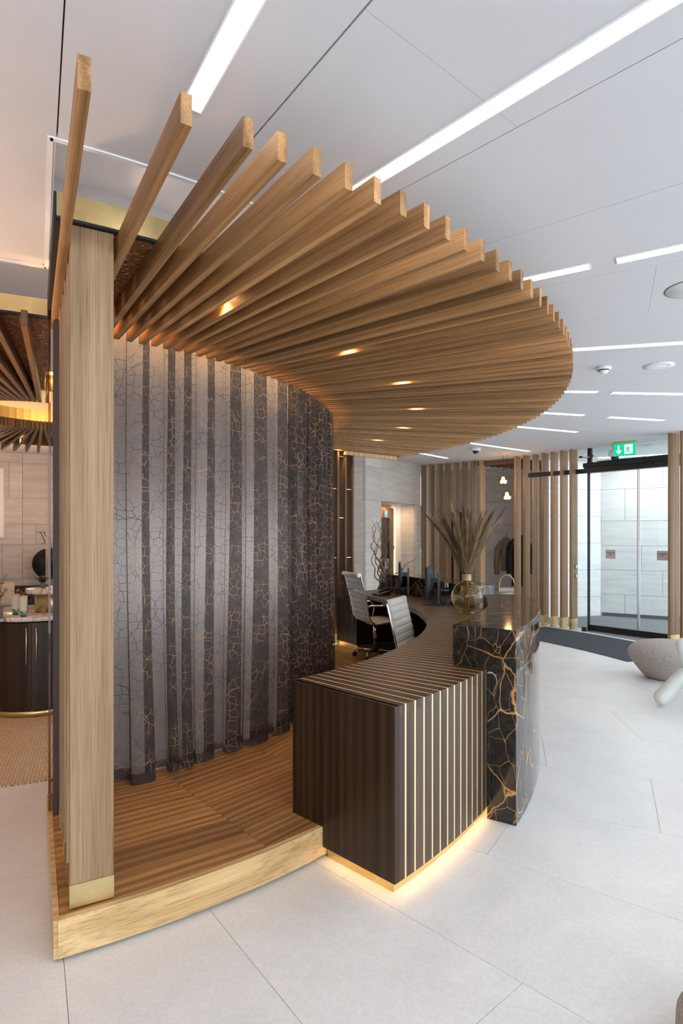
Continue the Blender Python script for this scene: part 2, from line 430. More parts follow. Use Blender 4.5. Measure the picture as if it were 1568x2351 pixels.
tr = MB().sector(4.060, 4.082, -62.9, 37.4, ZC - .006, ZC + .02, 1.5); tr.sector(2.838, 2.86, 37.4, 297.1, ZC - .006, ZC + .02, 1.5)
for a in (-62.9, 37.4):
    u = L(1, a); n = L(.01, a + 90); q = [u*2.84-n, u*4.08-n, u*4.08+n, u*2.84+n]
    tr.hexa([p + Vector((0,0,ZC-.006)) for p in q], [p + Vector((0,0,ZC+.02)) for p in q])
struct(tr.obj('trim_1', M['trimw'], None, ORIGIN))
struct(MB().sector(2.3, 2.33, -58, 36, 3.19, 3.6, 1.5).obj('trim_2', M['white'], None, ORIGIN))

# ------------------------------------------------------------------ room: walls
def panel_wall(name, p0, p1, rows, cols, mat, base, back=True, thick=.05, z1=ZC, gap=.003):
    """flat wall from p0 to p1 clad in panels on its left-hand side turned to the room"""
    p0 = Vector((p0[0], p0[1], 0)); p1 = Vector((p1[0], p1[1], 0)); d = (p1 - p0); ln = d.length; d.normalize()
    w = struct(place(MB().box(-.012, ln + .012, .012, thick, 0, z1).mesh(name, M['grout']), name, None, p0, math.atan2(d.y, d.x)))
    for i, (za, zb) in enumerate(zip(rows[:-1], rows[1:])):
        cs = cols[i % len(cols)]; edges = [0] + [c * ln for c in cs] + [ln]
        for xa, xb in zip(edges[:-1], edges[1:]):
            MB().box(xa + gap, xb - gap, -.002 * ((i * 7 + int(xa * 10)) % 3), .014, za + gap, zb - gap).obj('wall_panel', mat, w)
    return w
rowsL = [0, .45, .86, 1.49, 1.87, 2.34, 2.99, ZC]
for i in range(13):
    aa = 205 - 8.5 * i
    panel_wall('wall_left', P(5.85, aa), P(5.85, aa - 8.5), rowsL, [[.45], [], [.62], [.25], [], [.75]], M['stone'], 0)
# far left sector closed by a plain wall
for i, (aa, ab) in enumerate([(274, 262), (262, 250), (250, 238), (238, 226), (226, 214), (214, 205)]):
    p0, p1 = (P(8.6 if aa > 214 else 8.6, aa), P(8.6 if ab > 206 else 5.85, ab))
    panel_wall('wall_back', p0, p1, [0, 1.1, 2.1, ZC], [[.5], [.3]], M['stone'], 0)
# lift wall
W0, WD = Vector((.995, 11.67, 0)), Vector((.545, .839, 0))
WN = Vector((.839, -.545, 0))
wl = lambda t: W0 + WD * (t * 1.395)
panel_wall('wall_lift', wl(-.745), wl(-.314), [0, .55, 1.35, 2.31, 2.93, ZC], [[]], M['stone'], 0)
panel_wall('wall_lift', wl(.768), wl(.94), [0, .55, 1.35, 2.31, 2.93, ZC], [[]], M['stone'], 0)
lw = panel_wall('wall_lift', wl(-.314), wl(.768), [2.31, ZC], [[]], M['stone'], 0)
lw.data = MB().box(0, (wl(.768) - wl(-.314)).length, .012, .05, 2.31, ZC).mesh('wall_lift', M['grout'])
pc = wl(-.745); panel_wall('wall_column', pc + Vector((-.40, .10, 0)) * 1.0, pc, [0, .55, 1.35, 2.31, 3.0, ZC], [[]], M['stone'], 0)
# lift recess
D = -WN
ang = math.atan2(WD.y, WD.x)
ra, rb = wl(-.314), wl(.768); wd = (rb - ra).length
jb = struct(MB().box(wd - .0, wd + .05, .05, .36, 0, 2.36).obj('wall_recess', M['stone'], None, ra, ang))
MB().box(-.05, wd + .05, .05, .60, 2.31, 2.36).obj('recess_head', M['white'], jb)
MB().box(-.05, 0, .05, .60, 0, 2.36).obj('recess_jamb', M['stone'], jb)
MB().box(wd - .02, wd + .05, .36, .60, 0, 2.36).obj('recess_return', M['white'], jb)
lift = thing('lift_door', 'dark brown lift doors in bronze frame inside the lit stone recess', 'lift', ra, ang)
fr = MB().box(.05, wd - .06, .50, .56, 2.02, 2.24); fr.box(wd - .24, wd - .06, .50, .56, 0, 2.02); fr.box(.05, .2, .50, .56, 0, 2.02)
fr.obj('frame', plain('bronze frame', (.10,.06,.04), .4), lift)
for x0, x1 in ((.2, .2 + (wd - .44) / 2 - .002), (.2 + (wd - .44) / 2 + .002, wd - .24)):
    MB().box(x0, x1, .53, .55, 0, 2.02).obj('door_leaf', plain('dark lift door', (.018,.013,.011), .3), lift)
MB().box(.0, wd - .05, .57, .59, 0, 2.31).obj('surround', metal('brass sheet', (.7,.45,.16), .4), lift)
dsp = thing('lift_display', 'small blue lit floor display in a steel frame over the lift doors', 'display', ra + WD * 1.06 - WN * .488 + Vector((0,0,2.04)), ang)
MB().box(-.07, .07, -.012, .008, -.01, .15).obj('frame', M['steel'], dsp); MB().box(-.04, .045, -.016, -.012, .025, .115).obj('screen', M['screenblue'], dsp)
cp = thing('lift_call_panel', 'steel lift call panel with buttons beside the twisted branches', 'panel', wl(-.27) + WN * .03 + WD * .08 + Vector((0,0,1.02)), ang)
MB().box(-.06, .06, -.03, .0, 0, .19).obj('plate', M['steel'], cp)
for z in (.05, .10): MB().box(-.02, .02, -.038, -.03, z, z + .03).obj('button', M['black'], cp)
LL = struct(MB().box(wd - .055, wd - .021, .52, .53, .02, 2.25).obj('trim_3', emit('recess led', (1,.72,.42), 3.2), None, ra, ang))
lamp('recess_lamp', 'AREA', ra + WD * (wd - .5) - WN * .3 + Vector((0,0,2.29)), 7, (1,.66,.36), (0,0,0), .25)

# cloakroom walls behind the timber screen
panel_wall('wall_cloakroom', (1.80, 12.95), (2.35, 14.3), [0, .75, 1.5, 2.25, ZC], [[]], M['stone'], 0)
panel_wall('wall_cloakroom', (2.3, 14.3), (5.2, 12.62), [0, .6, 1.2, 1.8, 2.4, 3.0, ZC], [[.35,.7],[.55],[.2,.8]], M['stone'], 0)
dk = thing('dark_doorway', 'tall black doorway leaf behind the timber screen posts', 'door', (2.50, 14.13, 0), math.atan2(-1.68, 2.9))
MB().box(0, .38, -.04, 0, 0, 2.2).obj('leaf', M['black'], dk); MB().box(.30, .32, -.07, -.04, 1.0, 1.12).obj('handle', M['steel'], dk)
# vestibule
VB = [(5.36, 12.25), (6.9, 11.36), (8.6, 10.38)]
panel_wall('wall_vestibule', (4.15, 11.9), VB[0], [0, .4, .95, 1.5, 2.05, 2.6, ZC], [[]], M['wstone'], 0)
panel_wall('wall_vestibule', VB[0], VB[2], [0, .45, .95, 1.45, 1.95, 2.6, ZC], [[.12,.45],[.3,.6],[.2,.5],[.4]], M['wstone'], 0)
struct(MB().slab([(5.38,12.21), (8.6,10.12), (8.6,10.36), (5.38,12.235)], 0, .07).obj('baseboard_vestibule', plain('slate base', (.07,.085,.10), .6)))
vf = struct(MB().slab([P(8.62,40.5)[:2], P(8.62,12)[:2], (9.2,9.9), (5.4,12.24), (4.2,11.9)], -.001, .003).obj('floor_vestibule', plain('grey vestibule matting', (.20,.205,.21), .9)))
# ------------------------------------------------------------------ glazing behind and to the right of the camera
for i in range(15):
    a = -85 + i * 7.1
    p = P(8.75, a)
    struct(MB().box(-.05, .05, -.03, .03, 0, ZC).obj('window_%d' % (i + 1), M['blackmat'], None, p, R(a)))

# ------------------------------------------------------------------ canopies
SL0, SL1, ZS = 2.852, 4.885, 2.828
can = thing('slatted_canopy', 'fan shaped oak slat canopy over the reception desk', 'canopy', ORIGIN)
sm = MB().box(SL0, SL1, -.0165, .0165, ZS, ZS + .09).mesh('slat', M['slat'])
angs = [-62.12, -59.0, -56.8] + [-55.45 + 1.512 * k for k in range(63)]
for a in angs: place(sm, 'slat', can, (0,0,0), R(a))
MB().sector(2.97, 3.945, -62.4, 38.6, ZS + .092, ZS + .20, 1.5).obj('soffit', M['cork'], can)
MB().sector(3.946, 3.962, -62.55, 38.6, ZS + .102, 3.03, 1.5).obj('fascia', M['brass'], can)
t = MB().sector(3.945, 3.972, -62.6, 38.6, ZS + .091, ZS + .102, 1.5)
for a in (-62.5,):
    u = L(1, a); n = L(.014, a + 90); q = [u*2.8-n, u*3.96-n, u*3.96+n, u*2.8+n]
    t.hexa([p + Vector((0,0,ZS+.07)) for p in q], [p + Vector((0,0,3.03)) for p in q])
t.obj('edge_trim', M['blackmat'], can)
MB().sector(2.955, 2.968, -60, 22, ZS + .10, ZS + .16, 1.5).obj('led_tape', M['cove2'], can)
MB().sector(3.8, 4.75, 37.6, 38.4, ZS - .05, ZS + .0, 1.5).obj('end_board', M['riser'], can)
disc = MB().lathe([(.034, 0), (.034, .006)], 16)
for (r, a) in [(3.637,-50.05),(3.64,-35.3),(3.66,-20.8),(3.67,-6.2),(3.68,8.4),(3.69,22.9),(3.70,37.0)]:
    # between two slats
    k = round((a + 55.45) / 1.512 - .5) + .5; aa = -55.45 + 1.512 * k
    d = disc.obj('spotlight', M['warm'], can, L(r, aa, ZS + .082))
    lamp('spot_lamp', 'SPOT', P(r, aa, ZS + .075), 16, (1,.66,.32), (0,0,0), .03, 110)
can2 = thing('inner_canopy', 'round inner canopy of darkened oak slats seen behind the near post, over the coffee island', 'canopy', ORIGIN)
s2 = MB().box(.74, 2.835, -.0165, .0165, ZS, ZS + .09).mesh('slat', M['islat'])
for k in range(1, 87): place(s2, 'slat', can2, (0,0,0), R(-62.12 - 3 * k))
MB().sector(.84, 2.72, 38.6, 297.5, ZS + .092, ZS + .19, 2).obj('soffit', M['cork'], can2)
MB().sector(2.721, 2.735, 38.6, 297.5, ZS + .105, 3.03, 2).obj('fascia', M['brass'], can2)
MB().sector(2.715, 2.745, 38.6, 297.5, ZS + .091, ZS + .105, 2).obj('edge_trim', M['blackmat'], can2)
MB().sector(.81, .838, -180, 180, ZS + .092, 3.05, 5).obj('inner_fascia', M['brass'], can2)
MB().sector(.95, 1.0, -180, 180, ZS + .2, ZS + .215, 5).obj('led_tape', emit('soft amber tape', (1,.58,.20), 5), can2)
for (r, a) in [(1.9,124),(1.9,134),(1.8,-75),(1.9,180),(1.9,230)]:
    k = round((a + 62.12) / 3 - .5) + .5; aa = -62.12 + 3 * k
    disc.obj('spotlight', M['warm'], can2, L(r, aa, ZS + .08))
    lamp('spot_lamp', 'SPOT', P(r, aa, ZS + .07), 22, (1,.60,.30), (0,0,0), .03, 120)
lamp('centre_cove_lamp', 'POINT', P(.05, 0, 3.1), 2.6, (1,.60,.20), size=.12)

# ------------------------------------------------------------------ platform
plat = thing('wooden_platform', 'low curved oak platform carrying posts, curtain and desk', 'platform', ORIGIN)
ZP = .164
PA0, PA1 = -62.5, 38.6
MB().sector(2.75, 3.975, PA0 + .2, PA1, .0, .012, 1.5).obj('shadow_base', M['blackmat'], plat)
MB().sector(2.7, 3.97, PA0 + .4, PA1, .012, ZP - .022, 1.5).obj('carcass', M['blackmat'], plat)
def riser_part(a0, a1):
    o = MB().sector(3.972, 4.003, a0, a1, .014, ZP, 1).obj('riser', M['riser'], plat, (0,0,0), 0); return o
seams = [-62.4, -49.2, -36.0, -22.8, -9.6, 3.6, 16.8, 30.0, 38.6]
for a0, a1 in zip(seams[:-1], seams[1:]):
    am = (a0 + a1) / 2; w = R(a1 - a0) / 2
    # planks run square to the bisector of their sector; local frame: x radial, y along the plank
    edges = [2.70 + .2175 * i for i in range(7)]
    outer = 3.972
    for x0, x1 in zip(edges[:-1], edges[1:]):
        g = .0010; tw = math.tan(w)
        xa, xb = x0 + g, x1 - g
        poly = [(xa, -(xa * tw - g)), (min(xb, 3.99), -(min(xb, 3.99) * tw - g))]
        if xb > outer * math.cos(w):
            poly = [(xa, -min(xa * tw, math.sqrt(max(0, outer**2 - xa**2))) + g)]
            n = 8
            for i in range(n + 1):
                th = -w + 2 * w * i / n; x = outer * math.cos(th)
                if x > xa: poly.append((x, outer * math.sin(th)))
            poly.append((xa, min(xa * tw, math.sqrt(max(0, outer**2 - xa**2))) - g))
        else:
            poly += [(xb, xb * tw - g), (xa, xa * tw - g)]
        MB().slab(poly, ZP - .022, ZP).obj('plank', M['plank'], plat, (0,0,0), R(am))
# riser pieces: build in a local frame turned so that grain follows the curve
for a0, a1 in ((-62.5, -44.0), (-44.0, -20), (-20, 10), (10, 38.6)):
    am = (a0 + a1) / 2; hw = (a1 - a0) / 2
    MB().sector(3.973, 4.003, -hw, hw, .014, ZP + .0005, 1).obj('riser', M['riser'], plat, (0,0,0), R(am))
u = L(1, -62.5); n = L(.008, 27.5)
MB().box(2.72, 4.0, -.016, .006, .014, ZP).obj('end_board', M['riser'], plat, (0,0,0), R(-62.5))

# ------------------------------------------------------------------ post screens on the platform
scr = thing('post_screen', 'row of pale walnut posts with brass feet at the near end of the platform', 'screen', ORIGIN)
def post_part(parent, r, a, z1, mat, wid=.166, dep=.045, foot=True, z0=ZP, fh=.098, side=1):
    # front face at radius r, extends sideways from angle a by wid
    pm = MB().box(-dep, 0, 0, wid, z0 + (fh if foot else .0), z1).obj('post', mat, parent, L(r, a), R(a + 1.2))
    bevel(pm, .002)
    if foot:
        b = MB().box(-dep, .0012, -.0012, wid + .0012, z0 + .006, z0 + fh).obj('brass_foot', M['brass'], pm)
    return pm
for r in (3.955, 3.77, 3.585, 3.40, 3.215): post_part(scr, r, -61.85, ZS + .088, M['post'])
dp = post_part(scr, 3.03, -62.3, ZS - .005, M['darkpost'], .17, .05, False, ZP)
dp['label'] = 'dark stained post'
gl = thing('glass_fin', 'bronze tinted glass panel beside the near post row', 'glass panel', ORIGIN)
MB().box(2.05, 2.97, -.006, .006, 0.0, 2.89).obj('pane', M['bronze'], gl, (0,0,0), R(-62.62))
scr2 = thing('post_screen', 'row of timber posts, colour darkened for shade, with uplights at the far end of the curtain', 'screen', ORIGIN)
for i in range(6):
    r = 3.985 - .133 * i
    pm = MB().box(-.03, 0, 0, .165, ZP + .14, ZS + .088).obj('post', M['screen_shade'], scr2, L(r, 38.2), R(38.2))
    MB().box(-.031, .001, -.001, .166, ZP + .006, ZP + .14).obj('brass_foot', M['brass'], pm)
    for z in ((1.0, 1.9, 2.75) if i % 2 else (.7, 1.35, 2.3)):
        MB().box(-.133 + .0, -.03, .02, .028, z, z + .008).obj('spacer', M['brass'], pm)
    if 0 < i < 4:
        MB().lathe([(.016, 0), (.016, .004)], 12).obj('uplight', M['warm'], scr2, L(r - .085, 38.7, ZP + .001))
        lamp('uplight_lamp', 'SPOT', P(r - .085, 38.7, ZP + .02), 2.2, (1,.55,.2), (R(180), 0, 0), .01, 70)

# ------------------------------------------------------------------ curtain and what is behind it
def curtain():
    a0, a1 = -61.0, 36.0; r = 2.79
    nf = 26; per = 26; rows = 26; z0, z1 = ZP + .012, ZS + .14
    N = nf * per
    rnd = random.Random(3)
    lam = [rnd.choice([.55,.7,.9,1.2,1.6,1.9]) for _ in range(nf)]; tot = sum(lam); lam = [x / tot for x in lam]
    amp = [rnd.uniform(.045, .085) for _ in range(nf)]; ov = [rnd.uniform(.16, .38) for _ in range(nf)]
    starts = [sum(lam[:i]) for i in range(nf)]
    vs = []; arc = 0; U = []
    base = []
    for i in range(N + 1):
        f = min(i // per, nf - 1); u = (i - f * per) / per
        base.append((f, u))
    rowsv = []
    for j in range(rows + 1):
        q = j / rows; z = z0 + (z1 - z0) * q
        open_ = 1.0 + .30 * (1 - q) ** 1.5
        row = []
        for i, (f, u) in enumerate(base):
            fr = starts[f] + lam[f] * (u + ov[f] * open_ * math.sin(4 * math.pi * u) * -.5)
            ph = .0055 * math.sin(fr * 19 + q * 3.3) * (1 - q) ** 1.2
            rad = r + amp[f] * open_ * math.sin(2 * math.pi * u) * (.55 + .45 * math.sin(math.pi * min(1, u * 1.0))) + .02 * math.sin(fr * 23)
            zz = z + (.012 * math.sin(f * 2.1 + u * 3) if j == 0 else 0)
            row.append(L(rad, a0 + (a1 - a0) * (fr + ph), zz))
        rowsv.append(row)
    me = bpy.data.meshes.new('curtain')
    vv = [tuple(p) for row in rowsv for p in row]; w = N + 1
    fs = [(j*w+i, j*w+i+1, (j+1)*w+i+1, (j+1)*w+i) for j in range(rows) for i in range(N)]
    me.from_pydata(vv, [], fs)
    acc = [0]
    mid = rowsv[rows // 2]
    for i in range(N): acc.append(acc[-1] + (mid[i+1] - mid[i]).length)
    uv = me.uv_layers.new(name='cloth')
    for p in me.polygons:
        p.use_smooth = True
        for li in p.loop_indices:
            vi = me.loops[li].vertex_index
            uv.data[li].uv = (acc[vi % w], vv[vi][2] - z0)
    me.materials.append(M['curtain']); me.update()
    return me
cu = thing('sheer_curtain', 'sheer dark brown curtain with stitched golden net hanging on the curved track', 'curtain', ORIGIN)
place(curtain(), 'cloth', cu)
MB().sector(2.775, 2.805, -61, 36, ZS + .15, ZS + .17, 1.5).obj('track', M['blackmat'], cu)
fp = thing('frosted_partition', 'curved white translucent panel glowing behind the sheer curtain', 'partition', ORIGIN)
MB().sector(2.50, 2.515, -59.5, 36, 0.0, 3.16, 1.5).obj('panel', M['frost'], fp)
for a in (-50, -30, -10, 10, 28):  # unseen area lights added to backlight the frosted panel
    lamp('panel_backlight', 'AREA', P(2.15, a, 1.5), 3.6, (1,.96,.94), (R(90), 0, R(a - 90)), .7)
for a, r, z, p_ in ((128, 4.3, 2.4, 22), (108, 4.2, 2.0, 14), (-100, 3.2, 1.9, 9)):
    lamp('lounge_floor_lamp', 'POINT', P(r, a, z), p_, (1,.56,.29), size=.16)
for a, r, z, p_ in ((-90, 2.9, 1.7, 95), (-112, 4.2, 1.7, 120)):
    lamp('lounge_uplighter', 'SPOT', P(r, a, z), p_, (1,.62,.38), (R(180), 0, 0), .12, 150)

# ------------------------------------------------------------------ reception desk
ZT = .879
DR0, DR1 = 3.76, 4.484
desk = thing('reception_desk', 'long curved dark timber reception desk with brass inlay stripes', 'desk', ORIGIN)
DA0, DA1 = -44.42, 37.6
dst = .9645
w_in = math.degrees(.0066 / DR1)
n_st = int((DA1 - DA0) / dst)
top_m = front_m = inl_m = None
def stave_meshes(a0, a1):
    t = MB(); t.slab([L(DR0,a0)[:2], L(DR1,a0)[:2], L(DR1,a1)[:2], L(DR0,a1)[:2]], ZT - .05, ZT)
    f = MB(); f.slab([L(DR1-.028,a0)[:2], L(DR1,a0)[:2], L(DR1,a1)[:2], L(DR1-.028,a1)[:2]], .063, ZT - .0502)
    return t.mesh('top_stave', M['stave']), f.mesh('front_stave', M['stavez'])
hw = dst / 2 - w_in
tm, fm = stave_meshes(-hw, hw)
ib = MB(); ib.slab([L(DR0+.001,-w_in)[:2], L(DR1-.0008,-w_in)[:2], L(DR1-.0008,w_in)[:2], L(DR0+.001,w_in)[:2]], ZT - .048, ZT - .0008)
ib.slab([L(DR1-.026,-w_in)[:2], L(DR1-.0008,-w_in)[:2], L(DR1-.0008,w_in)[:2], L(DR1-.026,w_in)[:2]], .065, ZT - .048)
im = ib.mesh('brass_inlay', M['inlay'])
for k in range(n_st):
    a = DA0 + dst * (k + .5)
    place(tm, 'top_stave', desk, (0,0,0), R(a)); place(fm, 'front_stave', desk, (0,0,0), R(a))
    if k < n_st - 1: place(im, 'brass_inlay', desk, (0,0,0), R(a + dst / 2))
# end panel: local x radial, with the notch over the platform
def prism_y(poly, y0, y1):
    n = len(poly); vs = [(p[0], y0, p[1]) for p in poly] + [(p[0], y1, p[1]) for p in poly]
    return MB().add(vs, [tuple(range(n)), tuple(range(n, 2*n))[::-1]] + [(i, n+i, n+(i+1)%n, (i+1)%n) for i in range(n)])
ep = [(DR0+.012, ZP+.002), (4.008, ZP+.002), (4.008, .063), (DR1, .063), (DR1, ZT), (DR0+.012, ZT)]
prism_y(ep, -.006, .03).obj('end_panel', M['wenge'], desk, (0,0,0), R(DA0))
prism_y(ep, -.03, .006).obj('end_panel', M['wenge'], desk, (0,0,0), R(DA0 + dst * n_st))
MB().sector(4.40, DR1 - .03, DA0 + .4, DA0 + dst * n_st - .4, .06, ZT - .052, 1.5).obj('back_panel', M['black'], desk)
MB().sector(4.02, 4.395, DA0 + .4, DA0 + dst * n_st - .4, .06, .20, 1.5).obj('foot_shelf', M['black'], desk)
MB().sector(4.012, 4.448, DA0 + .35, DA0 + dst * n_st - .3, 0, .058, 1.5).obj('plinth', M['brass'], desk)
led = MB().sector(4.450, 4.456, DA0 + .3, 30, .0585, .0625, 1.5); led.box(4.05, 4.46, -.012, -.004, .052, .058) if False else None
led.obj('led_tape', M['cove'], desk)
MB().box(4.03, 4.45, .016, .022, .0585, .0625).obj('led_tape', M['cove'], desk, (0,0,0), R(DA0))
pe = MB().sector(3.62, 4.38, 29.5, 37, ZP + .08, ZT - .06, 1.5).obj('pedestal', M['wenge'], desk)
MB().sector(3.64, 4.36, 29.7, 36.8, ZP, ZP + .08, 1.5).obj('pedestal_plinth', M['brass'], desk)
MB().box(0, .008, .0, .006, 0, .14).obj('handle', M['brass'], pe, L(3.612, 31, .50), R(31))
MB().box(0, .008, .0, .006, 0, .14).obj('handle', M['brass'], pe, L(3.612, 33, .50), R(33))

def counter(name, a0, a1, label, lower=True):
    t = thing(name, label, 'counter', ORIGIN)
    MB().sector(4.277, 4.66, a0, a1, ZT + .001, 1.122, 1).obj('upper_block', M['marble'], t)
    if lower: MB().sector(4.490, 4.66, a0, a1, 0, ZT + .001, 1).obj('front_slab', M['marble'], t)
    return t
c1 = counter('marble_counter', -31.95, -5.2, 'near raised black marble counter with gold veins at the end of the striped desk')
c2 = counter('marble_counter', 7.5, 33.2, 'far raised black marble counter behind the monitors')
for c in (c1, c2):
    for ch in c.children: bevel(ch, .002)

# ------------------------------------------------------------------ ceiling lights
def strip(a, r0, r1, label):
    t = thing('ceiling_light', label, 'light', P((r0+r1)/2, a, ZC), R(a), 'linear ceiling lights')
    h = (r1 - r0) / 2
    MB().box(-h, h, -.034, .034, -.002, .01).obj('diffuser', M['led'], t)
    f = MB().box(-h-.006, h+.006, .034, .040, -.005, .01); f.box(-h-.006, h+.006, -.040, -.034, -.005, .01)
    f.box(h, h+.006, -.034, .034, -.005, .01); f.box(-h-.006, -h, -.034, .034, -.005, .01)
    f.obj('frame', M['trimw'], t)
strip(-57.3, 4.49, 5.95, 'linear ceiling light ending above the second canopy slat from the left')
strip(-47.4, 4.35, 6.4, 'longest linear ceiling light running from the canopy to the top right')
strip(-30.5, 4.5, 5.03, 'short linear ceiling light touching the right rim of the canopy, below the longest light')
strip(-30.4, 5.175, 6.6, 'linear ceiling light above the round white speaker at right')
strip(-12.4, 4.7, 6.5, 'thin linear ceiling light just above the smoke detector')
strip(3.7, 5.0, 5.65, 'short linear ceiling light below the smoke detector, touching the canopy')
strip(3.95, 5.82, 7.2, 'linear ceiling light below the ceiling air grille at right')
strip(14.7, 5.3, 6.19, 'short linear ceiling light two rows below the smoke detector, touching the canopy')
strip(14.9, 6.58, 7.42, 'linear ceiling light above the exit sign, free of the canopy')
strip(23.6, 5.6, 6.97, 'linear ceiling light above the small ceiling dome camera')
strip(37.1, 6.3, 7.93, 'linear ceiling light above the post screen opening, right of the dome camera')
strip(48.8, 6.7, 7.62, 'farthest short linear ceiling light left of the dome camera')
# round things on the ceiling
def rnd_thing(name, label, cat, u, parts, group=None):
    t = thing(name, label, cat, u, 0, group)
    for nm, prof, m in parts: MB().lathe(prof, 32).obj(nm, M[m], t)
    return t
rnd_thing('ceiling_speaker', 'large round white ceiling speaker at the right edge of the picture', 'speaker', P(5.56,-23.9,ZC), [('grille', [(.0,-.004),(.14,-.004),(.142,0)], 'white'), ('ring', [(.141,-.003),(.146,-.003),(.146,0)], 'gapdark')])
rnd_thing('smoke_detector', 'white smoke detector under the ceiling right of the canopy', 'detector', P(5.33,-5.97,ZC), [('base', [(.045,-.028),(.062,-.02),(.062,0)], 'plastic'), ('slots', [(.044,-.036),(.050,-.036),(.050,-.028),(.044,-.028)], 'black'), ('cap', [(0,-.062),(.02,-.06),(.048,-.036),(.044,-.034)], 'plastic')])
gr = rnd_thing('air_grille', 'round white ceiling air grille right of the smoke detector', 'grille', P(5.8,-6.0,ZC), [('rim', [(.085,-.010),(.125,-.006),(.125,0)], 'plastic'), ('swirl', [(0,-.012),(.05,-.012),(.085,-.005)], 'trimw')])
rnd_thing('dome_camera', 'white ceiling dome camera above the pampas vase', 'camera', P(6.88,39.9,ZC), [('base', [(.06,-.05),(.085,-.045),(.085,0)], 'plastic'), ('dome', [(0,-.10),(.03,-.092),(.052,-.07),(.056,-.05)], 'black')])
rnd_thing('air_grille', 'small round white ceiling grille above the post screen opening', 'grille', P(7.8,39.95,ZC), [('rim', [(.08,-.010),(.12,-.006),(.12,0)], 'plastic'), ('swirl', [(0,-.012),(.05,-.012),(.08,-.005)], 'trimw')])
rnd_thing('dome_camera', 'grey dome camera hanging over the glass entrance door', 'camera', P(8.47,27.9,3.02), [('base', [(.075,-.06),(.10,-.05),(.10,.03),(.085,.05),(.04,.06),(.04,.15)], 'plastic'), ('dome', [(0,-.125),(.03,-.12),(.056,-.095),(.062,-.06)], 'black')])

# ------------------------------------------------------------------ timber screens by the entrance
def far_post(parent, a, r=8.35, z0=0, foot=True, dep=.175, th=.042):
    pm = MB().box(0, dep, -th/2, th/2, z0 + .19, ZC - .001).obj('post', M['screen'], parent, L(r, a), R(a))
    if foot: MB().box(-.001, dep + .001, -th/2 - .001, th/2 + .001, .012, .19).obj('brass_foot', M['brass'], pm)
    return pm
s3 = thing('timber_screen', 'eight tall oak posts standing behind the pampas vase', 'screen', ORIGIN)
for k in range(8): far_post(s3, 46.72 + 1.325 * k - .12)
s4 = thing('timber_screen', 'oak posts with brass feet between cloakroom opening and glass door', 'screen', ORIGIN)
for k in range(7): p_last = far_post(s4, 33.25 + 1.335 * (6 - k) - .12, 8.33)
s5 = thing('timber_screen', 'pair of oak posts at the right edge beside the glass door', 'screen', ORIGIN)
for a in (20.35, 18.95): far_post(s5, a, 8.31, 0, True, .18, .045)
upl = MB().lathe([(.03, 0), (.03, .006)], 16)
for k in range(4):
    o = upl.obj('floor_uplight', M['trimw'], None, P(8.40, 33.25 + 1.335 * (k + .5), .001)); tag(o, 'small round floor light between oak posts near the glass door', 'light', 'floor lights between the entrance posts')
st = struct(MB().sector(8.2, 8.6, 32.0, 42, .0, .004, 1.5).obj('trim_4', plain('pale stone strip', (.55,.52,.48), .6), None, ORIGIN))
bx = tag(MB().box(-.012, 0, -.026, .026, 0, .09).obj('door_release', M['green'], None, P(8.45, 33.13, 1.06) + L(.0215, -56.87), R(33.13 + 90)), 'green emergency door release on the last oak post before the glass door', 'button')
MB().box(-.016, -.012, -.018, .018, .03, .07).obj('cover', M['plastic'], bx)
bx = tag(MB().box(-.012, 0, -.026, .026, 0, .09).obj('fire_alarm', M['red'], None, P(8.45, 33.13, .90) + L(.0215, -56.87), R(33.13 + 90)), 'red fire alarm call point under the green door release', 'button')
MB().box(-.016, -.012, -.016, .016, .03, .06).obj('cover', M['plastic'], bx)
# slatted cloakroom ceiling
s6 = thing('cloakroom_slats', 'dark oak ceiling slats over the cloakroom opening', 'slats', ORIGIN)
csm = MB().box(0, .85, -.0165, .0165, ZC - .10, ZC - .01).mesh('slat', M['islat'])
for k in range(11):
    place(csm, 'slat', s6, (8.85 + .15 * k) and L(8.50 + .17 * k, 47.5 - .35*k), R(-40 - 1.5 * k))
